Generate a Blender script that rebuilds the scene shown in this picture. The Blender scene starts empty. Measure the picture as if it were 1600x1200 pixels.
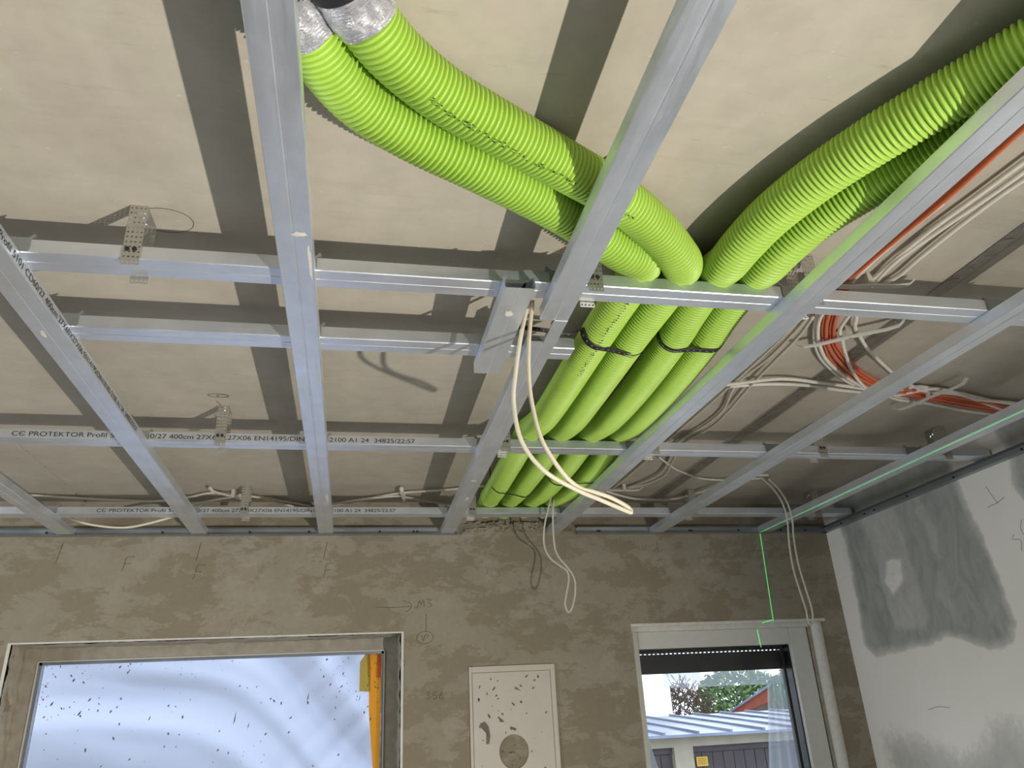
import bpy, bmesh, math, random
from mathutils import Vector, Matrix, noise as mnoise
random.seed(7)
S = bpy.context.scene
COL = S.collection
PI = math.pi
def srgb(r, g, b):
    f = lambda c: (c/255/12.92) if c/255 <= .04045 else ((c/255+.055)/1.055)**2.4
    return (f(r), f(g), f(b), 1)

# ---------------------------------------------------------------- camera
cd = bpy.data.cameras.new('camera'); cam = bpy.data.objects.new('camera', cd); COL.objects.link(cam)
cd.sensor_width = 36; cd.lens = 1184.1/1600*36; cd.clip_start = .02; cd.clip_end = 200
yaw, pitch, roll = .2173, .4142, -.0534
fwd = Vector((math.sin(yaw)*math.cos(pitch), math.cos(yaw)*math.cos(pitch), math.sin(pitch)))
r0 = Vector((math.cos(yaw), -math.sin(yaw), 0)); u0 = r0.cross(fwd)
rt = math.cos(roll)*r0 + math.sin(roll)*u0; up = -math.sin(roll)*r0 + math.cos(roll)*u0
cam.matrix_world = Matrix(((rt.x, up.x, -fwd.x, .1463), (rt.y, up.y, -fwd.y, -2.0785), (rt.z, up.z, -fwd.z, -.7479), (0, 0, 0, 1)))
S.camera = cam

# ---------------------------------------------------------------- world, lights, exposure
w = bpy.data.worlds.new('sky'); S.world = w; w.use_nodes = True
bg = w.node_tree.nodes['Background']; bg.inputs[0].default_value = (.80, .89, 1, 1); bg.inputs[1].default_value = 2.7
def area(name, loc, direction, sx, sy, power, color):
    l = bpy.data.lights.new(name, 'AREA'); l.shape = 'RECTANGLE'; l.size = sx; l.size_y = sy; l.energy = power; l.color = color
    o = bpy.data.objects.new(name, l); COL.objects.link(o); o.location = loc
    o.rotation_euler = Vector(direction).to_track_quat('-Z', 'Y').to_euler(); return o
# work floodlight standing on the floor behind the photographer, facing left across the room
area('work_floodlight', (2.0, -2.59, -2.18), (-1, .03, -.01), .05, .05, 176, (1, .95, .865))
# added daylight-toned fill before the solid left wall, brightens the right wall
area('side_fill_light', (-5.56, -1.2, -.95), (1, .1, 0), 3.2, 1.2, 195, (.84, .92, 1))
S.view_settings.view_transform = 'Standard'; S.view_settings.look = 'None'
S.view_settings.gamma = 1; S.view_settings.use_curve_mapping = False
S.view_settings.exposure = .2

# ---------------------------------------------------------------- helpers
def tag(o, label=None, cat=None, group=None, kind=None):
    if label: o['label'] = label
    if cat: o['category'] = cat
    if group: o['group'] = group
    if kind: o['kind'] = kind
    return o
def empty(name, loc=(0, 0, 0), rz=0, **k):
    o = bpy.data.objects.new(name, None); COL.objects.link(o); o.location = loc; o.rotation_euler.z = rz
    o.empty_display_size = .05
    return tag(o, **k)
def mesh_obj(name, verts, faces, mat, parent=None, smooth=False, **k):
    me = bpy.data.meshes.new(name); me.from_pydata([tuple(v) for v in verts], [], faces); me.update()
    if smooth: me.polygons.foreach_set('use_smooth', [True]*len(me.polygons))
    me.materials.append(mat)
    o = bpy.data.objects.new(name, me); COL.objects.link(o)
    if parent: o.parent = parent
    return tag(o, **k)
class MB:
    def __init__(s): s.v = []; s.f = []
    def add(s, v, f):
        n = len(s.v); s.v += [tuple(p) for p in v]; s.f += [tuple(i+n for i in q) for q in f]; return s
    def box(s, x0, x1, y0, y1, z0, z1):
        return s.add([(x, y, z) for x in (x0, x1) for y in (y0, y1) for z in (z0, z1)],
                     [(0, 1, 3, 2), (4, 6, 7, 5), (0, 4, 5, 1), (2, 3, 7, 6), (0, 2, 6, 4), (1, 5, 7, 3)])
    def build(s, name, mat, parent=None, bevel=0, smooth=False, **k):
        o = mesh_obj(name, s.v, s.f, mat, parent, smooth, **k)
        if bevel:
            b = o.modifiers.new('bevel', 'BEVEL'); b.width = bevel; b.segments = 2; b.limit_method = 'ANGLE'
        return o
def box(name, x0, x1, y0, y1, z0, z1, mat, parent=None, bevel=0, **k):
    return MB().box(x0, x1, y0, y1, z0, z1).build(name, mat, parent, bevel, **k)
def catmull(P, step):
    P = [Vector(p) for p in P]
    Q = [P[0]*2-P[1]] + P + [P[-1]*2-P[-2]]; out = []
    for i in range(1, len(Q)-2):
        a, b, c, d = Q[i-1:i+3]; n = max(2, int((c-b).length/step))
        for k in range(n):
            t = k/n; out.append(.5*((2*b)+(c-a)*t+(2*a-5*b+4*c-d)*t*t+(3*b-a-3*c+d)*t**3))
    out.append(P[-1]); return out
def resample(P, step):
    out = [P[0]]; acc = 0.0
    for a, b in zip(P, P[1:]):
        L = (b-a).length
        if L < 1e-9: continue
        t = step-acc
        while t <= L:
            out.append(a+(b-a)*(t/L)); t += step
        acc = (acc+L) % step
    return out
def sweep(path, radii, n, cap=True):
    v = []; f = []; T = []
    for i in range(len(path)):
        a = path[max(0, i-1)]; b = path[min(len(path)-1, i+1)]; T.append((b-a).normalized())
    N = T[0].cross(Vector((0, 0, 1)));
    if N.length < .1: N = T[0].cross(Vector((1, 0, 0)))
    N.normalize()
    for i, p in enumerate(path):
        N = (N-T[i]*N.dot(T[i])).normalized(); B = T[i].cross(N); r = radii[i] if isinstance(radii, list) else radii
        for k in range(n):
            a = 2*PI*k/n; v.append(p+N*(math.cos(a)*r)+B*(math.sin(a)*r))
    for i in range(len(path)-1):
        for k in range(n):
            k2 = (k+1) % n; f.append((i*n+k, i*n+k2, (i+1)*n+k2, (i+1)*n+k))
    if cap: f.append(tuple(range(n-1, -1, -1))); f.append(tuple((len(path)-1)*n+k for k in range(n)))
    return v, f
def cable(name, pts, r, mat, parent=None, n=10, step=.012, **k):
    P = catmull(pts, step); v, f = sweep(P, r, n); return mesh_obj(name, v, f, mat, parent, True, **k)

# ---------------------------------------------------------------- materials
class NT:
    def __init__(s, name):
        s.m = bpy.data.materials.new(name); s.m.use_nodes = True; s.t = s.m.node_tree; s.b = s.t.nodes['Principled BSDF']
    def n(s, kind, **k):
        o = s.t.nodes.new(kind)
        for a, v in k.items():
            if a in o.inputs.keys(): o.inputs[a].default_value = v
            else: setattr(o, a, v)
        return o
    def l(s, a, b): s.t.links.new(a, b)
    def coord(s, scale=(1, 1, 1), kind='Object'):
        c = s.n('ShaderNodeTexCoord'); m = s.n('ShaderNodeMapping'); m.inputs['Scale'].default_value = scale
        s.l(c.outputs[kind], m.inputs[0]); return m.outputs[0]
    def noise(s, co, scale, detail=4, rough=.55, dist=0):
        o = s.n('ShaderNodeTexNoise'); o.inputs['Scale'].default_value = scale; o.inputs['Detail'].default_value = detail
        o.inputs['Roughness'].default_value = rough; o.inputs['Distortion'].default_value = dist; s.l(co, o.inputs['Vector']); return o.outputs['Fac']
    def ramp(s, fac, stops):
        o = s.n('ShaderNodeValToRGB'); e = o.color_ramp.elements
        e[0].position, e[0].color = stops[0]; e[1].position, e[1].color = stops[-1]
        for p, c in stops[1:-1]: x = e.new(p); x.color = c
        s.l(fac, o.inputs[0]); return o.outputs[0]
    def mix(s, fac, a, b, mode='MIX'):
        o = s.n('ShaderNodeMix', data_type='RGBA', blend_type=mode)
        for v, i in ((fac, 0), (a, 6), (b, 7)):
            if hasattr(v, 'links'): s.l(v, o.inputs[i])
            else: o.inputs[i].default_value = v
        return o.outputs[2]
    def bump(s, h, strength=.3, dist=.002, prev=None):
        o = s.n('ShaderNodeBump'); o.inputs['Strength'].default_value = strength; o.inputs['Distance'].default_value = dist
        s.l(h, o.inputs['Height'])
        if prev: s.l(prev, o.inputs['Normal'])
        return o.outputs[0]
    def fin(s, col=None, rough=None, metal=None, normal=None, **k):
        for v, i in ((col, 'Base Color'), (rough, 'Roughness'), (metal, 'Metallic'), (normal, 'Normal')):
            if v is None: continue
            if hasattr(v, 'links'): s.l(v, s.b.inputs[i])
            else: s.b.inputs[i].default_value = v
        for a, v in k.items(): s.b.inputs[a.replace('_', ' ')].default_value = v
        return s.m
def plain(name, col, rough=.6, metal=0, var=.06, scale=30, **k):
    t = NT(name); co = t.coord(); f = t.noise(co, scale)
    a = tuple(c*(1-var) for c in col[:3])+(1,); b = tuple(min(1, c*(1+var)) for c in col[:3])+(1,)
    return t.fin(t.ramp(f, [(.3, a), (.7, b)]), rough, metal, t.bump(f, .15, .001), **k)
def G(v): return (v, v, v, 1)

def mat_ceiling():
    t = NT('ceiling_concrete'); co = t.coord(kind='Generated') if False else t.coord()
    big = t.noise(co, 2.2, 5, .6, .6); fine = t.noise(co, 160, 3); mid = t.noise(co, 14, 5, .6)
    c = t.ramp(big, [(.3, srgb(170, 160, 146)), (.5, srgb(180, 174, 157)), (.7, srgb(194, 182, 168))])
    c = t.mix(.35, c, t.ramp(mid, [(.3, srgb(170, 160, 145)), (.7, srgb(200, 190, 174))]))
    # thin dark scratches and light lime specks
    st = t.noise(t.coord((3, 26, 3)), 3.2, 6, .7, .4)
    c = t.mix(t.ramp(st, [(.63, G(0)), (.72, G(.30))]), c, srgb(128, 120, 108))
    sp = t.noise(t.coord((16, 30, 16)), 3.0, 2, .5)
    c = t.mix(t.ramp(sp, [(.72, G(0)), (.76, G(.32))]), c, srgb(222, 214, 204))
    s3 = t.noise(t.coord((.9, 7, 1)), 3.2, 7, .68, .3)
    c = t.mix(t.ramp(s3, [(.54, G(0)), (.70, G(.20))]), c, srgb(146, 137, 122))
    h = t.mix(.5, mid, fine)
    return t.fin(c, .9, 0, t.bump(st, .25, .002, t.bump(h, .25, .0015)))
def mat_wall():
    t = NT('scratch_plaster'); co = t.coord()
    warp = t.noise(co, 2.5, 4, .6, 1.2); fine = t.noise(co, 60, 4, .6)
    a = t.noise(t.coord((.62, 1, 1.25)), 5.0, 9, .72, .15); b = t.noise(t.coord((.8, 1, 1.0)), 3.1, 9, .7, .1)
    base = t.ramp(warp, [(.3, srgb(146, 137, 118)), (.7, srgb(156, 147, 130))])
    c = t.mix(t.ramp(a, [(.49, G(0)), (.515, G(.8))]), base, srgb(134, 123, 102))
    c = t.mix(t.ramp(b, [(.56, G(0)), (.585, G(.5))]), c, srgb(163, 154, 138))
    s2 = t.noise(t.coord((1.2, 1, 2)), 9, 9, .75, .2)
    c = t.mix(t.ramp(s2, [(.62, G(0)), (.68, G(.4))]), c, srgb(122, 112, 94))
    c = t.mix(t.ramp(fine, [(.3, G(.16)), (.6, G(0))]), c, srgb(110, 100, 82))
    h = t.mix(.35, a, fine)
    return t.fin(c, .92, 0, t.bump(h, .4, .003))
def mat_metal(name, tint, rough=.36, metal=.8, dull=0):
    t = NT(name); co = t.coord()
    n1 = t.noise(co, 9, 5, .6); st = t.noise(t.coord((2.5, 420, 420)), 1.0, 2, .5); n3 = t.noise(t.coord((3, 14, 14)), 3, 5, .65, .6)
    lo = tuple(c*.86 for c in tint[:3])+(1,)
    c = t.ramp(n1, [(.3, lo), (.7, tint)])
    c = t.mix(t.ramp(n3, [(.60, G(0)), (.72, G(.35))]), c, srgb(226, 224, 220))
    r = t.ramp(n3, [(.3, G(rough-.05)), (.7, G(rough+.14))])
    return t.fin(c, r, metal, t.bump(st, .22, .0008, t.bump(n1, .12, .002)))
M = {}
M['ceiling'] = mat_ceiling(); M['wall'] = mat_wall()
M['zinc'] = mat_metal('galvanised_sheet', srgb(234, 239, 246), .38, .84)
M['strap'] = mat_metal('hanger_sheet', srgb(196, 192, 182), .42, .75)
M['bolt'] = mat_metal('bright_zinc', srgb(232, 236, 242), .18, .95)
M['dark_zinc'] = mat_metal('wall_track_sheet', srgb(168, 172, 172), .42, .75)
M['joint'] = plain('joint_mortar', srgb(172, 164, 150), .95, var=.12, scale=60)
M['drip'] = plain('lime_drip', srgb(186, 178, 164), .9)
M['floor'] = plain('screed_floor', srgb(104, 108, 116), .85, var=.1, scale=4)
M['room'] = plain('room_plaster', srgb(104, 103, 100), .9, var=.08, scale=3)
def mat_duct():
    t = NT('green_duct_plastic'); co = t.coord(); n1 = t.noise(co, 7, 3); n2 = t.noise(co, 70, 4, .7)
    c = t.ramp(n1, [(.3, srgb(172, 208, 84)), (.7, srgb(182, 217, 94))])
    c = t.mix(t.ramp(n2, [(.70, G(0)), (.78, G(.35))]), c, srgb(104, 150, 48))
    return t.fin(c, .44, 0, t.bump(n2, .05, .0005), Subsurface_Weight=.0, Specular_IOR_Level=.5)
M['duct'] = mat_duct()
M['cream'] = plain('cream_cable_sheath', srgb(226, 216, 192), .45, var=.03)
M['white_cable'] = plain('white_cable_sheath', srgb(232, 226, 214), .45, var=.05)
M['grey_cable'] = plain('dusty_cable_sheath', srgb(206, 198, 182), .55, var=.06)
M['orange'] = plain('orange_cable_sheath', srgb(214, 108, 68), .42, var=.06)
M['clip'] = plain('cable_bracket_plastic', srgb(212, 208, 196), .5, var=.05)
M['black'] = plain('black_strap_rubber', srgb(34, 34, 36), .55, var=.2, scale=120)
M['ink'] = plain('printed_ink', srgb(48, 46, 44), .7)
M['pencil'] = plain('pencil_graphite', srgb(98, 88, 74), .8)
M['red_pencil'] = plain('red_pencil', srgb(120, 84, 66), .8)
M['pvc'] = plain('white_window_frame', srgb(206, 205, 198), .4, var=.03)
M['bead'] = plain('plaster_bead', srgb(212, 208, 198), .7, var=.08, scale=50)
M['reveal'] = plain('reveal_plaster', srgb(160, 152, 137), .9, var=.16, scale=22)
M['dark_seal'] = plain('dark_shutter', srgb(22, 24, 28), .35, var=.2)
M['alu'] = mat_metal('aluminium_spacer', srgb(170, 178, 190), .3, .8)
M['splash'] = plain('plaster_splash', srgb(112, 102, 94), .9, var=.2)
M['panel'] = plain('white_steel_cover', srgb(196, 188, 174), .5, var=.04, scale=8)
M['crater'] = plain('crumbled_plaster', srgb(120, 108, 100), .95, var=.45, scale=90)
def mat_foil():
    t = NT('silver_foil_tape'); co = t.coord(); n1 = t.noise(co, 26, 6, .7, 2.5)
    return t.fin(srgb(222, 222, 226), t.ramp(n1, [(.3, G(.16)), (.7, G(.4))]), .75, t.bump(n1, .9, .012))
M['foil'] = mat_foil()
def mat_film(name, col, alpha, transl):
    t = NT(name); out = t.t.nodes['Material Output']; t.t.nodes.remove(t.b)
    tr = t.n('ShaderNodeBsdfTransparent'); tl = t.n('ShaderNodeBsdfTranslucent'); tl.inputs[0].default_value = col
    df = t.n('ShaderNodeBsdfPrincipled'); df.inputs['Base Color'].default_value = col; df.inputs['Roughness'].default_value = .3
    m1 = t.n('ShaderNodeMixShader'); m1.inputs[0].default_value = transl; t.l(df.outputs[0], m1.inputs[1]); t.l(tl.outputs[0], m1.inputs[2])
    m2 = t.n('ShaderNodeMixShader'); m2.inputs[0].default_value = alpha; t.l(tr.outputs[0], m2.inputs[1]); t.l(m1.outputs[0], m2.inputs[2])
    t.l(m2.outputs[0], out.inputs[0]); return t.m
M['film'] = mat_film('frosted_plastic_film', (.40, .435, .55, 1), 1.0, .85)
M['clear_film'] = mat_film('clear_plastic_film', (.40, .44, .50, 1), .5, .75)
M['tape'] = mat_film('yellow_tape', (.92, .56, .09, 1), .97, .75)
M['tape_pale'] = mat_film('pale_yellow_tape', (.68, .56, .20, 1), .95, .8)
def mat_glass():
    t = NT('window_glass'); out = t.t.nodes['Material Output']; t.t.nodes.remove(t.b)
    tr = t.n('ShaderNodeBsdfTransparent'); gl = t.n('ShaderNodeBsdfGlossy'); gl.inputs['Roughness'].default_value = .02
    fr = t.n('ShaderNodeFresnel'); fr.inputs[0].default_value = 1.35
    m = t.n('ShaderNodeMixShader'); t.l(fr.outputs[0], m.inputs[0]); t.l(tr.outputs[0], m.inputs[1]); t.l(gl.outputs[0], m.inputs[2])
    t.l(m.outputs[0], out.inputs[0]); return t.m
M['glass'] = mat_glass()
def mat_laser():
    t = NT('laser_strip_glow'); t.b.inputs['Base Color'].default_value = (.2, .9, .3, 1)  # emission stands in for laser light falling on the surfaces
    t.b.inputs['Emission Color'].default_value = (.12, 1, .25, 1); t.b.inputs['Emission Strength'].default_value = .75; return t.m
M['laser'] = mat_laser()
# right wall: plasterboard with smeared grey filler, painted from a mask attribute
def mat_board():
    t = NT('filled_plasterboard'); co = t.coord(); at = t.n('ShaderNodeAttribute', attribute_name='filler')
    n1 = t.noise(co, 3, 4); n2 = t.noise(co, 34, 6, .65, .8)
    base = t.ramp(n1, [(.3, srgb(236, 229, 218)), (.7, srgb(242, 236, 227))])
    fill = t.ramp(t.noise(t.coord((1, 2.2, 1)), 5, 6, .6, 1.5), [(.35, srgb(152, 152, 146)), (.65, srgb(172, 172, 164))])
    sub = t.n('ShaderNodeMath', operation='MULTIPLY_ADD'); t.l(n2, sub.inputs[0]); sub.inputs[1].default_value = .36; sub.inputs[2].default_value = -.18
    ad = t.n('ShaderNodeMath', operation='ADD', use_clamp=True); t.l(at.outputs['Fac'], ad.inputs[0]); t.l(sub.outputs[0], ad.inputs[1])
    mk = t.ramp(ad.outputs[0], [(.14, G(0)), (.34, G(.50)), (.62, G(.78)), (.9, G(1))])
    return t.fin(t.mix(mk, base, fill), .85, 0, t.bump(n2, .12, .001))
M['board'] = mat_board()
def mat_roof():
    t = NT('metal_roof'); f = t.noise(t.coord((1, .25, 1)), 1.2, 5, .6, .3)
    return t.fin(t.ramp(f, [(.35, srgb(84, 92, 112)), (.65, srgb(116, 128, 150))]), .35, .3)
M['roof'] = mat_roof()
M['render'] = plain('white_render', srgb(245, 245, 243), .9, var=.02)
M['old_render'] = plain('old_cream_render', srgb(150, 145, 130), .9, var=.12, scale=4)
M['door'] = plain('brown_garage_door', srgb(58, 52, 58), .7, var=.2, scale=8)
M['sign'] = plain('yellow_sign', srgb(190, 150, 30), .5, var=.03)
M['brick'] = plain('red_brick', srgb(130, 62, 44), .85, var=.2, scale=9)
M['timber'] = plain('weathered_timber', srgb(80, 66, 62), .9, var=.3)  # dark brown tone for the shed wall and bush stems
M['leaf'] = plain('bush_leaves', srgb(92, 122, 72), .7, var=.4, scale=6)
M['twig'] = plain('bare_twigs', srgb(78, 62, 52), .9, var=.3)
M['ground'] = plain('yard_ground', srgb(150, 148, 140), .95, var=.1, scale=1)
# ---------------------------------------------------------------- room shell
H = .14; WY = 1.211; WX = 2.395; FZ = -2.62; BY = -5.0; LX = -5.6
def slab_edge(mb, x0, x1, y0, y1, z0, z1, c=.003):
    # board with chamfered lower long edges
    v = [(x0+c, z0), (x1-c, z0), (x1, z0+c), (x1, z1), (x0, z1), (x0, z0+c)]
    V = [(x, y, z) for y in (y0, y1) for x, z in v]
    F = [tuple(range(5, -1, -1)), tuple(range(6, 12))]+[(i, (i+1) % 6, 6+(i+1) % 6, 6+i) for i in range(6)]
    F = [(0, 1, 2, 3, 4, 5), tuple(range(11, 5, -1))]+[(i, i+6, 6+(i+1) % 6, (i+1) % 6) for i in range(6)]
    return mb.add(V, F)
ceil = box('ceiling', LX-.2, WX+.2, BY-.2, WY+.2, H+.08, H+.2, M['joint'], label='bare concrete ceiling of wide precast slabs', kind='structure')
for x0, x1 in ((LX-.2, -.934), (-.926, 1.488), (1.526, WX+.2)):
    slab_edge(MB(), x0, x1, BY-.2, WY+.2, H, H+.08).build('slab', M['ceiling'], ceil)
def bumpy_strip(name, x0, x1, y0, y1, z, amp, mat, parent, nx=5, ny=200, seed=0):
    V = []; F = []
    for j in range(ny+1):
        y = y0+(y1-y0)*j/ny
        for i in range(nx+1):
            x = x0+(x1-x0)*i/nx; e = min(i, nx-i)/nx*2
            zz = z-amp*(.25+e*.8)*max(0, mnoise.noise(Vector((x*30+seed, y*26, seed)))*.9+.25)
            V.append((x, y, zz if 0 < i < nx else z+.0015))
    for j in range(ny):
        for i in range(nx): a = j*(nx+1)+i; F.append((a, a+nx+1, a+nx+2, a+1))
    return mesh_obj(name, V, F, mat, parent, True)
bumpy_strip('joint_mortar', 1.4905, 1.530, -3, WY, H+.001, .0028, M['joint'], ceil, 7, 520, 3)
bumpy_strip('joint_mortar', -.938, -.922, .5, 1.16, H+.002, .008, M['joint'], ceil, 4, 110, 9)
rnd = random.Random(4)
mb = MB()
for i in range(46):                                        # lime drips along the slab joint
    y = -1.2+2.35*i/46+rnd.uniform(-.012, .012); wd = rnd.uniform(.002, .005); L = rnd.uniform(.012, .03)
    x = 1.49+rnd.uniform(-.006, .008); s = rnd.uniform(-.012, .012)
    mb.add([(x, y, H-.0015), (x+L, y+s, H-.0015), (x+L, y+s+wd, H-.0015), (x, y+wd, H-.0015), (x, y, H-.004), (x+L*.8, y+s, H-.003), (x+L*.8, y+s+wd, H-.003), (x, y+wd, H-.004)],
           [(4, 5, 6, 7), (0, 4, 7, 3), (0, 1, 5, 4), (1, 2, 6, 5), (2, 3, 7, 6)])
mb.build('lime_drip', M['drip'], ceil, kind='stuff')
# pencil scribbles on the ceiling
def stroke(name, pts, mat, parent, r=.0009, closed=False):
    P = catmull(pts, .006); v, f = sweep(P, r, 5); return mesh_obj(name, v, f, mat, parent, True)
def ring(cx, cy, rx, ry, z, n=14): return [(cx+rx*math.cos(2*PI*k/n), cy+ry*math.sin(2*PI*k/n), z) for k in range(n+1)]
stroke('pencil_mark', ring(-.222, -.80, .05, .038, H), M['pencil'], ceil, .0008)
stroke('pencil_mark', ring(-.25, .045, .028, .012, H), M['pencil'], ceil, .0012)
stroke('pencil_mark', ring(-.238, .048, .016, .009, H), M['pencil'], ceil, .0012)
stroke('pencil_mark', [(-.262, .09, H), (-.25, .13, H), (-.245, .165, H)], M['pencil'], ceil, .0012)

box('floor', LX-.2, WX+.2, BY-.2, WY+.2, FZ-.1, FZ, M['floor'], label='grey screed floor below the frame', kind='structure')
# front wall: built round the two openings
W1 = (-1.095, .352, -1.75, -.407); W2 = (1.346, 2.262, -2.3, -.405); WT = .30
fw = MB()
for x0, x1, z0, z1 in ((LX-.2, W1[0], FZ, H), (W1[0], W1[1], W1[3], H), (W1[0], W1[1], FZ, W1[2]), (W1[1], W2[0], FZ, H),
                       (W2[0], W2[1], W2[3], H), (W2[0], W2[1], FZ, W2[2]), (W2[1], WX+.2, FZ, H)):
    fw.box(x0, x1, WY, WY+WT, z0, z1)
front = fw.build('wall_front', M['wall'], label='window wall in patchy bare beige plaster', kind='structure')
# fine grid right wall with filler mask
def pip(y, z, P):
    c = False; j = len(P)-1
    for i in range(len(P)):
        if (P[i][1] > z) != (P[j][1] > z) and y < (P[j][0]-P[i][0])*(z-P[i][1])/(P[j][1]-P[i][1])+P[i][0]: c = not c
        j = i
    return c
def sd(y, z, P):
    d = 9
    for i in range(len(P)):
        a = P[i]; b = P[(i+1) % len(P)]; ex, ey = b[0]-a[0], b[1]-a[1]; t = max(0, min(1, ((y-a[0])*ex+(z-a[1])*ey)/(ex*ex+ey*ey)))
        d = min(d, math.hypot(y-a[0]-t*ex, z-a[1]-t*ey))
    return -d if pip(y, z, P) else d
PA = [(1.10, .02), (1.067, -.057), (1.076, -.373), (1.092, -.52), (1.036, -.567), (.87, -.565), (.707, -.555), (.60, -.53), (.525, -.541), (.40, -.60), (.30, -.585), (.262, -.53), (.269, -.47), (.285, -.30), (.33, -.05), (.36, .16), (1.10, .16)]
ST = [(.93, .02), (.78, .05), (.70, .0), (.674, -.378), (.66, -.45), (.70, -.50), (.88, -.49), (.90, -.40)]   # paler streak
WH = [(.835, -.20), (.737, -.22), (.75, -.30), (.844, -.36), (.885, -.29)]
WH2 = [(.60, -.05), (.55, -.12), (.57, -.22), (.52, -.26), (.50, -.16), (.54, -.04)]
WH3 = [(.56, -.30), (.60, -.40), (.52, -.50), (.49, -.52), (.53, -.40), (.52, -.30)]
PL = [(1.12, -.90), (1.05, -.885), (.93, -.91), (.69, -.965), (.55, -.92), (.50, -.86), (.43, -.845), (.37, -.88), (.2, -.86), (.1, -1.3), (1.12, -1.3)]
PR = [(.09, .15), (.05, .02), (.08, -.10), (.045, -.16), (-.25, -.2), (-.3, .15)]
V = []; F = []; ATT = []; ny, nz = 230, 190; y0, y1, z0, z1 = -.7, WY, -1.3, H
for j in range(nz+1):
    for i in range(ny+1):
        y = y0+(y1-y0)*i/ny; z = z0+(z1-z0)*j/nz; V.append((WX, y, z))
        q = mnoise.noise(Vector((y*7, z*7, 1)))*.018+mnoise.noise(Vector((y*25, z*25, 4)))*.007
        def s(P, soft, off=0): return max(0, min(1, .5-(sd(y, z, P)+q+off)/soft))
        a = s(PA, .05); a = min(a, 1-.40*s(ST, .03)); a = min(a, 1-.8*s(WH, .03)); a = min(a, 1-.3*s(WH2, .02)); a = min(a, 1-.25*s(WH3, .02))
        a = max(a, .5*s(PL, .16), .85*s(PR, .05))
        ATT.append(a)
for j in range(nz):
    for i in range(ny): a = j*(ny+1)+i; F.append((a, a+1, a+ny+2, a+ny+1))
n0 = len(V)
for yy, zz in ((BY, FZ), (y0, FZ), (y1, FZ), (BY, z0), (y0, z0), (y1, z0), (BY, H), (y0, H)): V.append((WX, yy, zz)); ATT.append(0)
F += [(n0, n0+1, n0+4, n0+3), (n0+1, n0+2, n0+5, n0+4), (n0+3, n0+4, n0+7, n0+6)]
n1 = len(V)
for x, yy, zz in ((WX+.12, BY, FZ), (WX+.12, WY, FZ), (WX+.12, WY, H), (WX+.12, BY, H)): V.append((x, yy, zz)); ATT.append(0)
F.append((n1, n1+3, n1+2, n1+1))
wr = mesh_obj('wall_right', V, F, M['board'], smooth=False, label='right plasterboard wall smeared with grey filler patches', kind='structure')
at = wr.data.attributes.new('filler', 'FLOAT', 'POINT'); at.data.foreach_set('value', ATT)
box('wall_left', LX-.2, LX, BY-.2, WY, FZ, H, M['room'], label='plain left wall outside the picture', kind='structure')
bw = MB().box(LX, WX, BY-.2, BY, FZ, H)
bw.build('wall_back', M['room'], label='plain back wall behind the photographer', kind='structure')
# screws and marks on the right wall
for y, z, L, hgt in ((.11, -.075, 0, .06),):
    stroke('pencil_mark', [(WX, .205, -.06), (WX, .19, -.10), (WX, .175, -.135)], M['pencil'], wr)
    stroke('pencil_mark', [(WX, .225, -.135), (WX, .175, -.13), (WX, .14, -.12)], M['pencil'], wr)
stroke('pencil_mark', [(WX, .10, -.21), (WX, .115, -.24), (WX, .105, -.27)], M['pencil'], wr)
stroke('pencil_mark', [(WX, .15, -.25), (WX, .16, -.265), (WX, .13, -.275), (WX, .14, -.31)], M['pencil'], wr)
stroke('pencil_mark', [(WX, .80, -.80), (WX, .74, -.79), (WX, .68, -.795)], M['pencil'], wr)

# pencil marks on the window wall
def wtext(s, x, z, size, mat, parent, rot=0, name='pencil_writing'):
    cu = bpy.data.curves.new('t', 'FONT'); cu.body = s; cu.size = size
    o = bpy.data.objects.new('t', cu); COL.objects.link(o); dg = bpy.context.evaluated_depsgraph_get()
    me = bpy.data.meshes.new_from_object(o.evaluated_get(dg)); bpy.data.objects.remove(o); me.materials.clear(); me.materials.append(mat)
    return me
y = WY-.0006
for x in (-.984, -.737+.27, .036): stroke('pencil_mark', [(x, y, -.03), (x-.006, y, -.065), (x-.012, y, -.105)], M['pencil'], front)
stroke('pencil_mark', [(1.514, y, -.04), (1.516, y, -.09)], M['pencil'], front)
stroke('pencil_mark', [(.245, y, -.302), (.32, y, -.305), (.385, y, -.302)], M['pencil'], front)
stroke('pencil_mark', [(.355, y, -.278), (.385, y, -.288), (.392, y, -.302), (.380, y, -.318), (.365, y, -.325)], M['pencil'], front)
stroke('pencil_mark', [(.415, y, -.31), (.425, y, -.28), (.432, y, -.298), (.442, y, -.278), (.446, y, -.305)], M['pencil'], front)
stroke('pencil_mark', [(.455, y, -.275), (.475, y, -.275), (.462, y, -.288), (.478, y, -.298), (.462, y, -.308)], M['pencil'], front)
stroke('pencil_mark', [(.452, y, -.335), (.452, y, -.405)], M['pencil'], front)
stroke('pencil_mark', [(.448+.034*math.cos(2*PI*k/14), y, -.428+.024*math.sin(2*PI*k/14)) for k in range(15)], M['pencil'], front)
stroke('pencil_mark', [(.434, y, -.418), (.441, y, -.442), (.449, y, -.418), (.462, y, -.418), (.456, y, -.43)], M['pencil'], front)
for k, pts in enumerate(([(0, 1), (.8, 1), (.3, .55), (.9, .3), (.1, 0)], [(.9, 1), (.2, 1), (.1, .55), (.7, .55), (.8, .15), (.1, 0)], [(.7, 1), (.1, .5), (.2, 0), (.8, .1), (.8, .6), (.2, .45)])):
    stroke('pencil_mark', [(.452+k*.026+a*.02, y, -.665+b*.026) for a, b in pts], M['pencil'], front)
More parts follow.
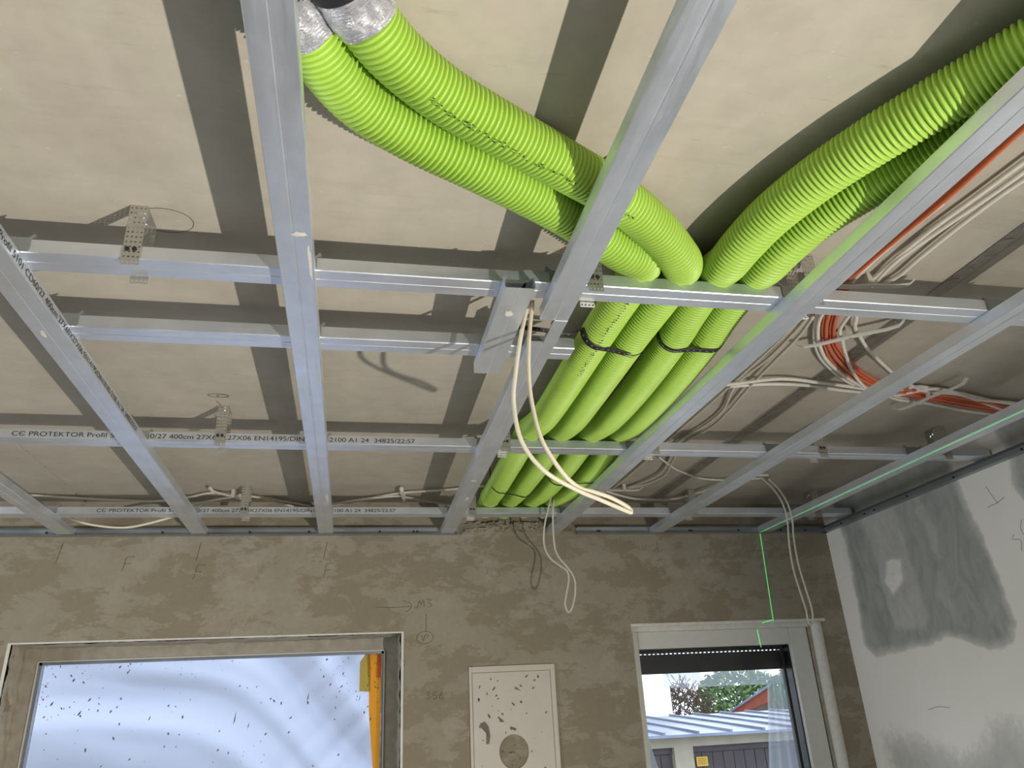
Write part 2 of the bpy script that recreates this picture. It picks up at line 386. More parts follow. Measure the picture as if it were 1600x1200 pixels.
for x, z in ((-.74, -.085), (.04, -.12), (-.47, -.12)):
    stroke('pencil_mark', [(x+.03, y, z), (x, y, z-.002), (x-.006, y, z-.03), (x-.012, y, z-.055)], M['pencil'], front)
    stroke('pencil_mark', [(x-.004, y, z-.028), (x+.018, y, z-.026)], M['pencil'], front)
stroke('pencil_mark', [(1.99, y, -.085), (2.05, y, -.083)], M['red_pencil'], front)
stroke('pencil_mark', [(1.50, y, -.125), (1.53, y, -.12)], M['pencil'], front)

# rough broken plaster where the ducts go through the wall
V = []; F = []; nx, nz = 90, 16
for j in range(nz+1):
    for i in range(nx+1):
        x = .60+.53*i/nx; z = -.012+.10*j/nz; e = min(1, min(i, nx-i)/4, j/3)
        d = mnoise.noise(Vector((x*22, z*30, 5)))*.012+mnoise.noise(Vector((x*70, z*80, 2)))*.006
        top = .052+.016*mnoise.noise(Vector((x*14, 0, 9)))
        V.append((x, WY-(max(.001, (.012+d)*e) if z < top else max(-.001, -.02*0)), min(z, top)))
for j in range(nz):
    for i in range(nx): a = j*(nx+1)+i; F.append((a, a+1, a+nx+2, a+nx+1))
mesh_obj('broken_plaster', V, F, M['wall'], front)
mb = MB()
for i in range(34):
    x = .63+.48*rnd.random(); z = .012+.036*rnd.random(); a = rnd.uniform(-1, 1); L = rnd.uniform(.01, .04)
    P = [Vector((x+L*t*math.cos(a)+rnd.uniform(-.004, .004), WY-.018, z+L*t*math.sin(a)*.6+rnd.uniform(-.003, .003))) for t in (0, .3, .6, 1)]
    mb.add(*sweep(P, rnd.uniform(.0015, .0035), 5))
mb.build('plaster_crack', M['joint'], front, kind='stuff')

# ---------------------------------------------------------------- metal profiles
def cd_outline(w=.06, h=.027, t=.0009, lip=.006, groove=True):
    c = .0016
    o = [(lip, h), (0, h), (0, c), (c, 0)]
    if groove: o += [(w*.47, 0), (w*.488, .0009), (w*.512, .0009), (w*.53, 0)]
    o += [(w-c, 0), (w, c), (w, h), (w-lip, h)]
    i = [(w-lip, h-t), (w-t, h-t), (w-t, c+t), (w-c-t*.3, t)]
    if groove: i += [(w*.53+t*.3, t), (w*.512, .0009+t), (w*.488, .0009+t), (w*.47-t*.3, t)]
    i += [(c+t*.3, t), (t, c+t), (t, h-t), (lip, h-t)]
    return o+i
OUT = cd_outline()
def extrude(outl, L, mat, name, parent=None, loc=(0, 0, 0), rz=0, tx=None, **k):
    # cross section in local (y,z), extruded along local x
    n = len(outl); V = [(0, a, b) for a, b in outl]+[(L, a, b) for a, b in outl]; F = [(i, (i+1) % n, n+(i+1) % n, n+i) for i in range(n)]
    h = n//2                                   # end caps as a strip of quads between outer and inner walls
    for i in range(h-1):
        F.append((i, n-1-i, n-2-i, i+1)); F.append((n+i, n+i+1, 2*n-2-i, 2*n-1-i))
    o = mesh_obj(name, V, F, mat, parent, **k); o.location = loc; o.rotation_euler.z = rz
    bm = bmesh.new(); bm.from_mesh(o.data); bmesh.ops.recalc_face_normals(bm, faces=bm.faces); bm.to_mesh(o.data); bm.free()
    return o
def text_mesh(s, length, height, mat):
    me = wtext(s, 0, 0, 1, mat, None); xs = [v.co.x for v in me.vertices]; ys = [v.co.y for v in me.vertices]
    x0, x1, ya, yb = min(xs), max(xs), min(ys), max(ys)
    for v in me.vertices: v.co.x = (v.co.x-x0)/(x1-x0)*length; v.co.y = (v.co.y-ya)/(yb-ya)*height
    return me
TXT = 'CЄ PROTEKTOR Profil 5101 CD60/27 400cm 27X60X27X06 EN14195/DIN18182-2100 A1 24  34825/22:57'
tmesh = text_mesh(TXT, 1.112, .0145, M['ink'])
def put_text(parent, m):
    o = bpy.data.objects.new('printed_text', tmesh); COL.objects.link(o); o.parent = parent; o.matrix_local = m; return o
GL = 'lower furring profiles running to the window wall'
# lower profiles along y: local x axis -> world +y ; outline y -> world -x
def long_profile(xa, slope, y0, y1, label, name='furring_profile', group=GL, z=0):
    x = xa+slope*y0; a = math.atan(slope)
    o = empty(name, (x+.06, y0, z), PI/2-a, label=label, cat='profile', group=group)
    extrude(OUT, (y1-y0)/math.cos(a), M['zinc'], 'channel_body', o)
    return o
yE = WY-.004
long_profile(-.999, -.004, -2.5, yE, 'galvanised profile at the far left, running to the window wall above the left window end')
B = long_profile(-.499, -.0047, -2.5, yE, 'second galvanised profile from the left, printed with lettering on its right side')
put_text(B, Matrix.Translation((-.911-.20+2.5, -.0006, .006)) @ Matrix.Rotation(PI/2, 4, 'X'))
A = long_profile(0, -.0004, -2.5, yE, 'broad galvanised profile with plaster smears, crossing in front of the duct ends')
rq = random.Random(11)
def smear(parent, x, y, L, wd, z=-.0005, seed=1):
    r = random.Random(seed); n = 16; V = [(x, y, z)]; F = []
    for k in range(n):
        a = 2*PI*k/n; q = r.uniform(.6, 1.15); V.append((x+L*math.cos(a)*q, min(.058, max(.002, y+wd*math.sin(a)*q)), z+.0002))
    for k in range(n): F.append((0, 1+(k+1) % n, 1+k))
    return mesh_obj('plaster_smear', V, F, M['bead'], parent)
smear(A, 2.5+.62, .012, .055, .006, seed=2); smear(A, 2.5-.99, .021, .008, .014, seed=3); smear(A, 2.5-.9, .006, .06, .004, seed=4)
smear(B, 2.5-.58, .040, .016, .005, seed=5)
C1 = long_profile(.5115, .0062, -2.5, -.745, 'upper length of the middle profile, crossing over the green duct bend')
# tongue of the cut end lapping over the next length
tg = [(0, .010), (0, .0016), (.0016, 0), (.030, 0), (.030, .0009), (.0018, .0009), (.0009, .0018), (.0009, .010)]
extrude(tg, .105, M['zinc'], 'overlap_tongue', C1, (1.755, 0, -.0012))
C2 = long_profile(.5105, .0045, -.648, yE, 'lower length of the middle profile, running to the window wall left of the duct ends')
smear(C2, 1.28, .022, .03, .007, seed=6); smear(C2, 1.05, .03, .012, .012, seed=8)
D = long_profile(1.0028, -.0085, -2.3, yE, 'galvanised profile right of the green ducts, with a green reflection on its side')
E_ = long_profile(1.5006, -.0137, -1.6, yE, 'galvanised profile second from the right wall, crossing under the orange cables')
F_ = long_profile(2.0396, -.0086, -1.4, yE, 'galvanised profile nearest the right wall, with a green laser line along it')
sp = long_profile(.409, -.002, -.865, -.475, 'short galvanised offcut lying beside the middle profile, open end towards the camera', 'profile_offcut', None, z=-.001)
smear(sp, .10, .033, .014, .010, seed=9)
# carrying profiles along x, 27 mm higher
GX = 'upper carrying profiles running across the room'
def cross_profile(ya, slope, x0, x1, label, open_bottom=False):
    y = ya+slope*x0; a = math.atan(slope)
    o = empty('carrying_profile', (x0, y, .0275), a, label=label, cat='profile', group=GX)
    extrude(OUT, (x1-x0)/math.cos(a), M['zinc'], 'channel_body', o)
    return o
R1a = cross_profile(-.8378, -.0002, -.44, .46, 'front row carrying profile, left length between the second profile and the offcut')
R1b = cross_profile(-.8440, -.0002, .455, 2.37, 'front row carrying profile, right length passing under the four green ducts')
R2 = cross_profile(-.5664, -.0015, -.44, .633, 'shorter second row carrying profile, ending in a cut end beside the ducts')
R3 = cross_profile(.1266, .0021, -1.5, 2.385, 'third row carrying profile printed with clear lettering on its left half')
R4 = cross_profile(.9612, -.0045, -1.5, 2.37, 'rearmost carrying profile close to the window wall, printed with faint lettering')
def text_on_row(row, x, x0): put_text(row, Matrix.Translation((x-x0, -.0006, .0065)) @ Matrix.Rotation(PI/2, 4, 'X'))
text_on_row(R3, -.793, -1.5); text_on_row(R4, -.805, -1.5)

# wall tracks
UD = [(0, .027), (0, 0), (.028, 0), (.028, .027), (.0272, .027), (.0272, .0008), (.0008, .0008), (.0008, .027)]
UDZ = [(-.0005, -.001), (-.0275, -.001), (-.0275, 0), (-.0015, 0), (-.0015, .027), (-.0275, .027), (-.0275, .028), (-.0005, .028)]
def track(name, x0, y0, L, rz, holes, label):
    o = empty(name, (x0, y0, -.002), rz, label=label, cat='wall track', group='wall tracks around the ceiling edge')
    n = len(UDZ); V = [(0, a, b) for a, b in UDZ]+[(L, a, b) for a, b in UDZ]; F = [(i, (i+1) % n, n+(i+1) % n, n+i) for i in range(n)]
    F += [(0, 1, 2, 3), (0, 3, 4, 7), (4, 5, 6, 7)]; F += [tuple(n+i for i in reversed(q)) for q in F[-3:]]
    b = mesh_obj('track_body', V, F, M['dark_zinc'], o)
    bm = bmesh.new(); bm.from_mesh(b.data); bmesh.ops.recalc_face_normals(bm, faces=bm.faces); bm.to_mesh(b.data); bm.free()
    for h in holes:
        v, f = sweep([Vector((h, -.0018, .015)), Vector((h, -.004, .015)), Vector((h, -.0045, .015))], [.0045, .0045, .002], 10)
        mesh_obj('screw', v, f, M['black'], o)
    return o
track('wall_track', -2.0, WY, 2.595, 0, [2-1.05, 2-.62, 2-.28, 2+.02-.06, 2+.255, 2+.40, 2+.415], 'metal wall track above the left window')
track('wall_track', 1.134, WY, 1.258, 0, [.10, .11, .55, .56, .80, 1.02, 1.15], 'metal wall track above the right window')
track('wall_track', WX, WY-.004, 2.9, -PI/2, [.13, .31, .38, .60, .87, 1.20, 1.6, 2.0], 'dark metal wall track along the right wall')

# ---------------------------------------------------------------- perforated hangers
def perf_plate(nc, nr, pitch, rad, t, corner=True, vp=.0104):
    # local x across, z up from 0; thin plate with round holes, real depth
    V = []; F = []; W_ = nc*pitch; K = 8
    for side in (0, 1):
        y = -t/2+t*side
        for r in range(nr):
            for c in range(nc):
                cx, cz = (c+.5)*pitch-W_/2, (r+.5)*vp; b = len(V)
                for k in range(K):
                    a = PI/4*k; q = pitch/2; d = max(abs(math.cos(a)), abs(math.sin(a)))
                    V.append((cx+q*math.cos(a)/d, y, cz+vp/2*math.sin(a)/d))
                for k in range(K):
                    a = PI/4*k; V.append((cx+rad*math.cos(a), y, cz+rad*math.sin(a)))
                for k in range(K):
                    k2 = (k+1) % K; q = (b+k, b+k2, b+K+k2, b+K+k); F.append(q if side == 0 else q[::-1])
    n = len(V)//2
    for i in range(nr*nc):
        b = i*2*K
        for k in range(K):
            k2 = (k+1) % K; F.append((b+K+k, b+K+k2, n+b+K+k2, n+b+K+k))
    e = [(-W_/2, 0), (W_/2, 0), (W_/2, nr*vp), (-W_/2, nr*vp)]; b = len(V)
    for x, z in e: V += [(x, -t/2, z), (x, t/2, z)]
    for k in range(4): k2 = (k+1) % 4; F.append((b+2*k, b+2*k2, b+2*k2+1, b+2*k+1))
    return V, F
PVF = perf_plate(4, 12, .0076, .0023, .0012)
leg_me = bpy.data.meshes.new('leg'); leg_me.from_pydata(PVF[0], [], PVF[1]); leg_me.materials.append(M['strap'])
sx = MB(); sx.add(*sweep([Vector((0, 0, 0)), Vector((0, -.0015, 0)), Vector((0, -.0022, 0))], [.0042, .0042, .002], 10)); 
screw_me = bpy.data.meshes.new('screw'); screw_me.from_pydata(sx.v, [], sx.f); screw_me.materials.append(M['black'])
bolt = MB(); bolt.add(*sweep([Vector((0, 0, 0)), Vector((0, 0, -.004)), Vector((0, 0, -.0041)), Vector((0, 0, -.012)), Vector((.001, -.001, -.014))], [.009, .009, .0055, .005, .003], 8))
bolt_me = bpy.data.meshes.new('anchor_bolt'); bolt_me.from_pydata(bolt.v, [], bolt.f); bolt_me.materials.append(M['bolt'])
ey = MB(); ey.add(*sweep([Vector((.016*math.cos(a)*.5, 0, -.018+.012*math.sin(a))) for a in [2*PI*k/12 for k in range(13)]], .0016, 6))
eye_me = bpy.data.meshes.new('nail_loop'); eye_me.from_pydata(ey.v, [], ey.f); eye_me.materials.append(M['bolt'])
tp = MB().box(-.0152, .0152, -.034, .034, -.0013, 0)
top_me = bpy.data.meshes.new('top_plate'); top_me.from_pydata(tp.v, [], tp.f); top_me.materials.append(M['strap'])
GH = 'perforated direct hangers screwed to the slab'
def hanger(x, yrow, label, tilt=0, zoff=0):
    o = empty('profile_hanger', (x, yrow+.03, H-.0005), 0, label=label, cat='hanger', group=GH); 
    L = 12*.0104
    def part(me, name, loc, rot=(0, 0, 0)):
        p = bpy.data.objects.new(name, me); COL.objects.link(p); p.parent = o; p.location = loc; p.rotation_euler = rot; return p
    for s in (-1, 1): part(leg_me, 'leg', (0, s*.0325, -L), (0, 0, 0 if s < 0 else PI))
    part(top_me, 'top_plate', (0, 0, 0)); part(bolt_me, 'anchor_bolt', (0, -.004, -.0013)); part(eye_me, 'nail_loop', (.006, .012, -.004), (.5, .3, .8))
    for dx in (-.0075, .0045): part(screw_me, 'screw', (dx, -.0332, -.0935))
    return o
hl = [(-.258, -.8378, 'perforated hanger on the front row left of the broad smeared profile'),
      (.600, -.8440, 'perforated hanger on the front row just right of the middle profile'),
      (1.085, -.8440, 'perforated hanger on the front row half hidden by the profile beside the orange cables'),
      (-.245, .126, 'perforated hanger standing over the printed lettering of the third row'),
      (.603, .128, 'perforated hanger on the third row touching the leftmost green duct'),
      (1.098, .129, 'perforated hanger on the third row directly right of the green ducts'),
      (1.712, .130, 'perforated hanger on the third row with clear strap below the second last profile'),
      (2.206, .131, 'perforated hanger on the third row nearest the right wall'),
      (-.276, .962, 'perforated hanger on the rearmost row over the faint lettering'),
      (.622, .958, 'perforated hanger on the rearmost row left of the duct ends'),
      (1.60, .954, 'perforated hanger on the rearmost row above the right window left end'),
      (2.20, .951, 'perforated hanger on the rearmost row in the right corner')]
for x, yy, lb in hl: hanger(x, yy, lb)

# cross connectors where the rows meet the lower profiles
def conn_mesh():
    t = .001; prof = [(-.031, .0545), (-.031, .033), (-.028, .0285), (.028, .0285), (.031, .033), (.031, .0545), (.0390, .0600), (.035, .0655), (.031, .0600), (.027, .0565), (-.027, .0565), (-.031, .0600), (-.035, .0655), (-.0390, .0600)]
    k = len(prof); V = [(x, -t/2, z) for x, z in prof]+[(x, t/2, z) for x, z in prof]
    F = [tuple(range(k)), tuple(range(2*k-1, k-1, -1))]+[(i, k+i, k+(i+1) % k, (i+1) % k) for i in range(k)]
    me = bpy.data.meshes.new('saddle_plate'); me.from_pydata(V, [], F); me.materials.append(M['dark_zinc'])
    h = MB().box(-.004, .004, -.032, .032, .0562, .0572)
    m2 = bpy.data.meshes.new('hook_bridge'); m2.from_pydata(h.v, [], h.f); m2.materials.append(M['dark_zinc'])
    return me, m2
cm, cm2 = conn_mesh()
rows = [('front row', -.8378, -.0002), ('second row', -.5664, -.0015), ('third row', .1266, .0021), ('rearmost row', .9612, -.0045)]
longs = [('far left profile', -.999, -.004), ('lettered second profile', -.499, -.0047), ('broad smeared profile', 0, -.0004), ('middle profile', .5115, .0062),
         ('profile right of the ducts', 1.0028, -.0085), ('profile second from the right wall', 1.5006, -.0137), ('profile nearest the right wall', 2.0396, -.0086)]
for ri, (rn, ya, ys) in enumerate(rows):
    for li, (ln, xa, xs) in enumerate(longs):
        if (ri, li) in ((0, 0), (1, 0), (1, 4), (1, 5), (1, 6)): continue
        if ri == 0 and li >= 3: ya_ = -.8440
        else: ya_ = ya
        x = xa+.03+xs*ya_; yy = ya_+ys*x+.03
        if ri < 2 and li == 1: x += .012
        o = empty('cross_connector', (x, yy, 0), 0, label='sheet metal cross connector joining the %s to the %s' % (rn, ln), cat='connector', group='cross connectors at the profile crossings')
        for me, nm, px, py in ((cm, 'saddle_plate', 0, -.0318), (cm, 'saddle_plate', 0, .0318), (cm2, 'hook_bridge', -.035, 0), (cm2, 'hook_bridge', .035, 0)):
            p = bpy.data.objects.new(nm, me); COL.objects.link(p); p.parent = o; p.location = (px, py, 0)

# ---------------------------------------------------------------- green ducts
R = .0415
def zr(y, base=.083):                                       # sag between the carrying rows
    return base
DU = {
 'a': [(-.03, -1.50, .092), (.015, -1.41, .092), (.056, -1.336, .09), (.094, -1.266, .086), (.142, -1.208, .084), (.22, -1.155, .082), (.328, -1.10, .08), (.433, -1.041, .08), (.515, -.992, .078), (.585, -.945, .074), (.645, -.905, .07), (.690, -.875, .078), (.712, -.815, .0955), (.714, -.76, .0965), (.706, -.66, .088), (.698, -.56, .077), (.692, -.40, .066), (.690, -.22, .062), (.690, -.05, .066), (.689, .06, .080), (.686, .157, .0965), (.682, .25, .086), (.678, .36, .073), (.678, .52, .069), (.682, .70, .071), (.690, .86, .084), (.696, .94, .0965), (.700, 1.0, .0965), (.706, 1.17, .0965)],
 'b': [(.05, -1.52, .092), (.085, -1.45, .092), (.128, -1.374, .09), (.157, -1.332, .086), (.195, -1.292, .084), (.26, -1.241, .082), (.366, -1.18, .08), (.463, -1.125, .08), (.547, -1.077, .08), (.620, -1.027, .078), (.690, -.970, .074), (.745, -.915, .07), (.780, -.868, .078), (.800, -.81, .0955), (.803, -.755, .0965), (.795, -.66, .088), (.785, -.555, .077), (.779, -.40, .066), (.779, -.22, .062), (.783, -.05, .066), (.786, .06, .080), (.787, .157, .0965), (.785, .25, .086), (.782, .36, .074), (.779, .50, .069), (.778, .70, .071), (.782, .86, .084), (.786, .94, .0965), (.787, 1.0, .0965), (.791, 1.17, .0965)],
 'c': [(1.22, -1.74, .085), (1.14, -1.60, .083), (1.065, -1.475, .08), (1.030, -1.405, .08), (.985, -1.32, .08), (.95, -1.25, .08), (.912, -1.155, .08), (.882, -1.05, .078), (.868, -.96, .072), (.868, -.89, .073), (.878, -.82, .0955), (.884, -.76, .0965), (.886, -.66, .088), (.888, -.575, .077), (.891, -.40, .066), (.893, -.22, .062), (.893, -.05, .066), (.892, .06, .080), (.890, .157, .0965), (.888, .25, .086), (.885, .38, .074), (.883, .52, .069), (.883, .70, .071), (.883, .86, .084), (.882, .94, .0965), (.882, 1.0, .0965), (.882, 1.17, .0965)],
 'd': [(1.32, -1.72, .085), (1.25, -1.60, .083), (1.165, -1.47, .08), (1.118, -1.385, .08), (1.083, -1.30, .08), (1.045, -1.21, .08), (1.003, -1.12, .08), (.972, -1.04, .078), (.955, -.96, .072), (.953, -.89, .073), (.962, -.82, .0955), (.969, -.76, .0965), (.970, -.66, .088), (.972, -.575, .077), (.976, -.40, .066), (.980, -.22, .062), (.984, -.05, .066), (.988, .06, .080), (.992, .157, .0965), (.995, .25, .086), (.995, .38, .074), (.992, .52, .069), (.988, .70, .071), (.982, .86, .084), (.976, .94, .0965), (.974, 1.0, .0965), (.972, 1.17, .0965)]}
DL = {'a': 'green corrugated duct with foil tape, lower of the left pair, leftmost at the wall',
      'b': 'green corrugated duct with foil tape and black sleeve, upper of the left pair',
      'c': 'green corrugated duct leaving at the upper right edge, third from the left at the wall',
      'd': 'green corrugated duct running beside and below the other right one, rightmost at the wall'}
PITCH = .0092; ring_off = [0, .16, .38, .50, .84]; ring_r = [-.0032, -.0032, -.0004, 0, -.0004]
ring_off = [0, .15, .21, .28, .56, .86, .94]; ring_r = [-.0078, -.0078, -.0035, -.0005, .0003, -.0005, -.0035]
for key, pts in DU.items():
    P = resample(catmull(pts, .004), PITCH/2)
    C = [P[i]*.25+P[i]*.5+P[min(len(P)-1, i+1)]*.25 for i in range(len(P))]
    # dense path
    T = []; path = []; rad = []
    n = len(P)-3
    tot = 0
    i = 1
    while i < n-2:
        a, b, c_ = P[i], P[i+1], P[i+2]
        for o_, rr in zip(ring_off, ring_r):
            u = o_*2
            q = a+(b-a)*u if u <= 1 else b+(c_-b)*(u-1)
            path.append(q); rad.append(R+rr)
        i += 2
    # smooth path a little
    sm = list(path)
    for it in range(6): sm = [sm[0]]+[sm[j-1]*.25+sm[j]*.5+sm[j+1]*.25 for j in range(1, len(sm)-1)]+[sm[-1]]
    v, f = sweep(sm, rad, 40)
    root = empty('ventilation_duct', tuple(P[0]), 0, label=DL[key], cat='duct', group='green ventilation ducts under the slab')
    off = Vector(P[0]); v = [p-off for p in v]
    mesh_obj('corrugated_tube', v, f, M['duct'], root, True)
    if key in 'ab':
        # foil tape and black sleeve at the upper end
        ctr = .0
        idx = [j for j, q in enumerate(sm)]
        ye = -1.322 if key == 'a' else -1.356; yb = -1.378 if key == 'a' else -1.405
        seg = [q for q in sm if yb-.012 < q.y < ye]
        rr = [R+.0028+.0008*math.sin(j*1.7) for j in range(len(seg))]; vv, ff = sweep(seg, rr, 40, False)
        r2 = random.Random(5)
        vv = [p-off+Vector((0, 0, 1))*(mnoise.noise(p*45)*.0022)+Vector((1, 0, 0))*(mnoise.noise(p*60+Vector((9, 9, 9)))*.0022) for p in vv]
        mesh_obj('foil_tape', vv, ff, M['foil'], root, True, label='crumpled silver foil tape')
        seg = [q for q in sm if q.y < yb]
        vv, ff = sweep(seg, R+.0045, 40); mesh_obj('sleeve', [p-off for p in vv], ff, M['black'], root, True, label='black rubber sleeve')
    # faint print on the two left ducts
    if key in 'ab':
        r3 = random.Random(3+ord(key)); mb = MB()
        rng = (-.74, -.42) if key == 'a' else (-1.27, -1.04)
        for j in range(4, len(sm)-4):
            if rng[0] < sm[j].y < rng[1] and rad[j] > R-.0006 and r3.random() < .5:
                Tn = (sm[j+2]-sm[j-2]).normalized(); side = Tn.cross(Vector((0, 0, 1))).normalized(); upv = side.cross(Tn).normalized()
                for q in range(2):
                    an = (-1.78 if key == 'a' else -1.35)+r3.uniform(-.10, .10); w2 = r3.uniform(.02, .05); L = Tn*.0016
                    c0 = sm[j]-off; rr = R+.0004
                    p1 = c0+(side*math.cos(an)+upv*math.sin(an))*rr; p2 = c0+(side*math.cos(an+w2)+upv*math.sin(an+w2))*rr
                    mb.add([p1-L, p1+L, p2+L, p2-L], [(0, 1, 2, 3)])
        mb.build('printed_marks', M['ink'], root, kind='stuff')

# black straps slung under pairs of ducts
def strap(p1, p2, z1, z2, wd, th, label, lead_l=None, lead_r=None, rad=R+.001, name='duct_strap', mat='black', holes=False):
    p1 = Vector((*p1, z1)); p2 = Vector((*p2, z2)); u = Vector((p2.x-p1.x, p2.y-p1.y, 0)).normalized(); ax = Vector((-u.y, u.x, 0)); upz = Vector((0, 0, 1))
    pts = [Vector((*(p1-u*(rad+.002)).xy, H-.001))] if lead_l is None else [Vector(q) for q in lead_l]
    for k in range(9): a = PI+PI/2*k/8*1.0; pts.append(p1+u*math.cos(a)*rad+upz*math.sin(a)*rad)
    mid = (p1+p2)/2; pts.append(mid-upz*(rad*.93))
    for k in range(9): a = 1.5*PI+PI/2*k/8; pts.append(p2+u*math.cos(a)*rad+upz*math.sin(a)*rad)
    pts += [Vector((*(p2+u*(rad+.002)).xy, H-.001))] if lead_r is None else [Vector(q) for q in lead_r]
    P = resample(catmull(pts, .003), .004); V = []; F = []
    for i in range(len(P)):
        t = (P[min(i+1, len(P)-1)]-P[max(i-1, 0)]).normalized(); nn = t.cross(ax).normalized()
        for s, q in ((-1, 0), (1, 0), (1, 1), (-1, 1)): V.append(P[i]+ax*(wd/2*s)+nn*(th*q))
    for i in range(len(P)-1):
        for k in range(4): k2 = (k+1) % 4; F.append((i*4+k, i*4+k2, i*4+4+k2, i*4+4+k))
    F.append((0, 1, 2, 3)); F.append(tuple(len(P)*4-4+k for k in (3, 2, 1, 0)))
    o = empty(name, tuple(P[0]), 0, label=label, cat='strap', group='black straps holding the ducts')
    off = P[0]; mesh_obj('strap_band', [p-off for p in V], F, M[mat], o, True)
    if holes:
        m = MB()
        for i in range(3, len(P)-3, 4):
            t = (P[i+1]-P[i-1]).normalized(); nn = t.cross(ax).normalized()
            for sg in (-1, 1):
                c0 = P[i]-off+nn*(th+.0003)*1 if False else P[i]-off-nn*.0004
                m.add([c0+ax*.0018+t*.0018, c0-ax*.0018+t*.0018, c0-ax*.0018-t*.0018, c0+ax*.0018-t*.0018], [(0, 1, 2, 3)])
        m.build('strap_hole', M['bead'], o, kind='stuff')
    return o
strap((.6935, -.56), (.785, -.53), .077, .077, .017, .002, 'black perforated strap under the left duct pair, running over the cut second row', lead_l=[(.48, -.60, .060), (.56, -.59, .059), (.625, -.575, .060), (.643, -.565, .075)], holes=True)
strap((.888, -.565), (.972, -.572), .077, .077, .017, .002, 'black perforated strap under the right duct pair, behind the front row', holes=True)
strap((.680, .645), (.779, .70), .071, .071, .005, .002, 'thin black strap under the left duct pair near the window wall', rad=R+.004)
strap((.884, .53), (.992, .50), .069, .069, .005, .002, 'thin black strap under the right duct pair near the window wall', rad=R+.004)
strap((.524, -.988), (.562, -1.068), .08, .08, .014, .002, 'black perforated strap around the left ducts behind the middle profile', holes=True, rad=R)
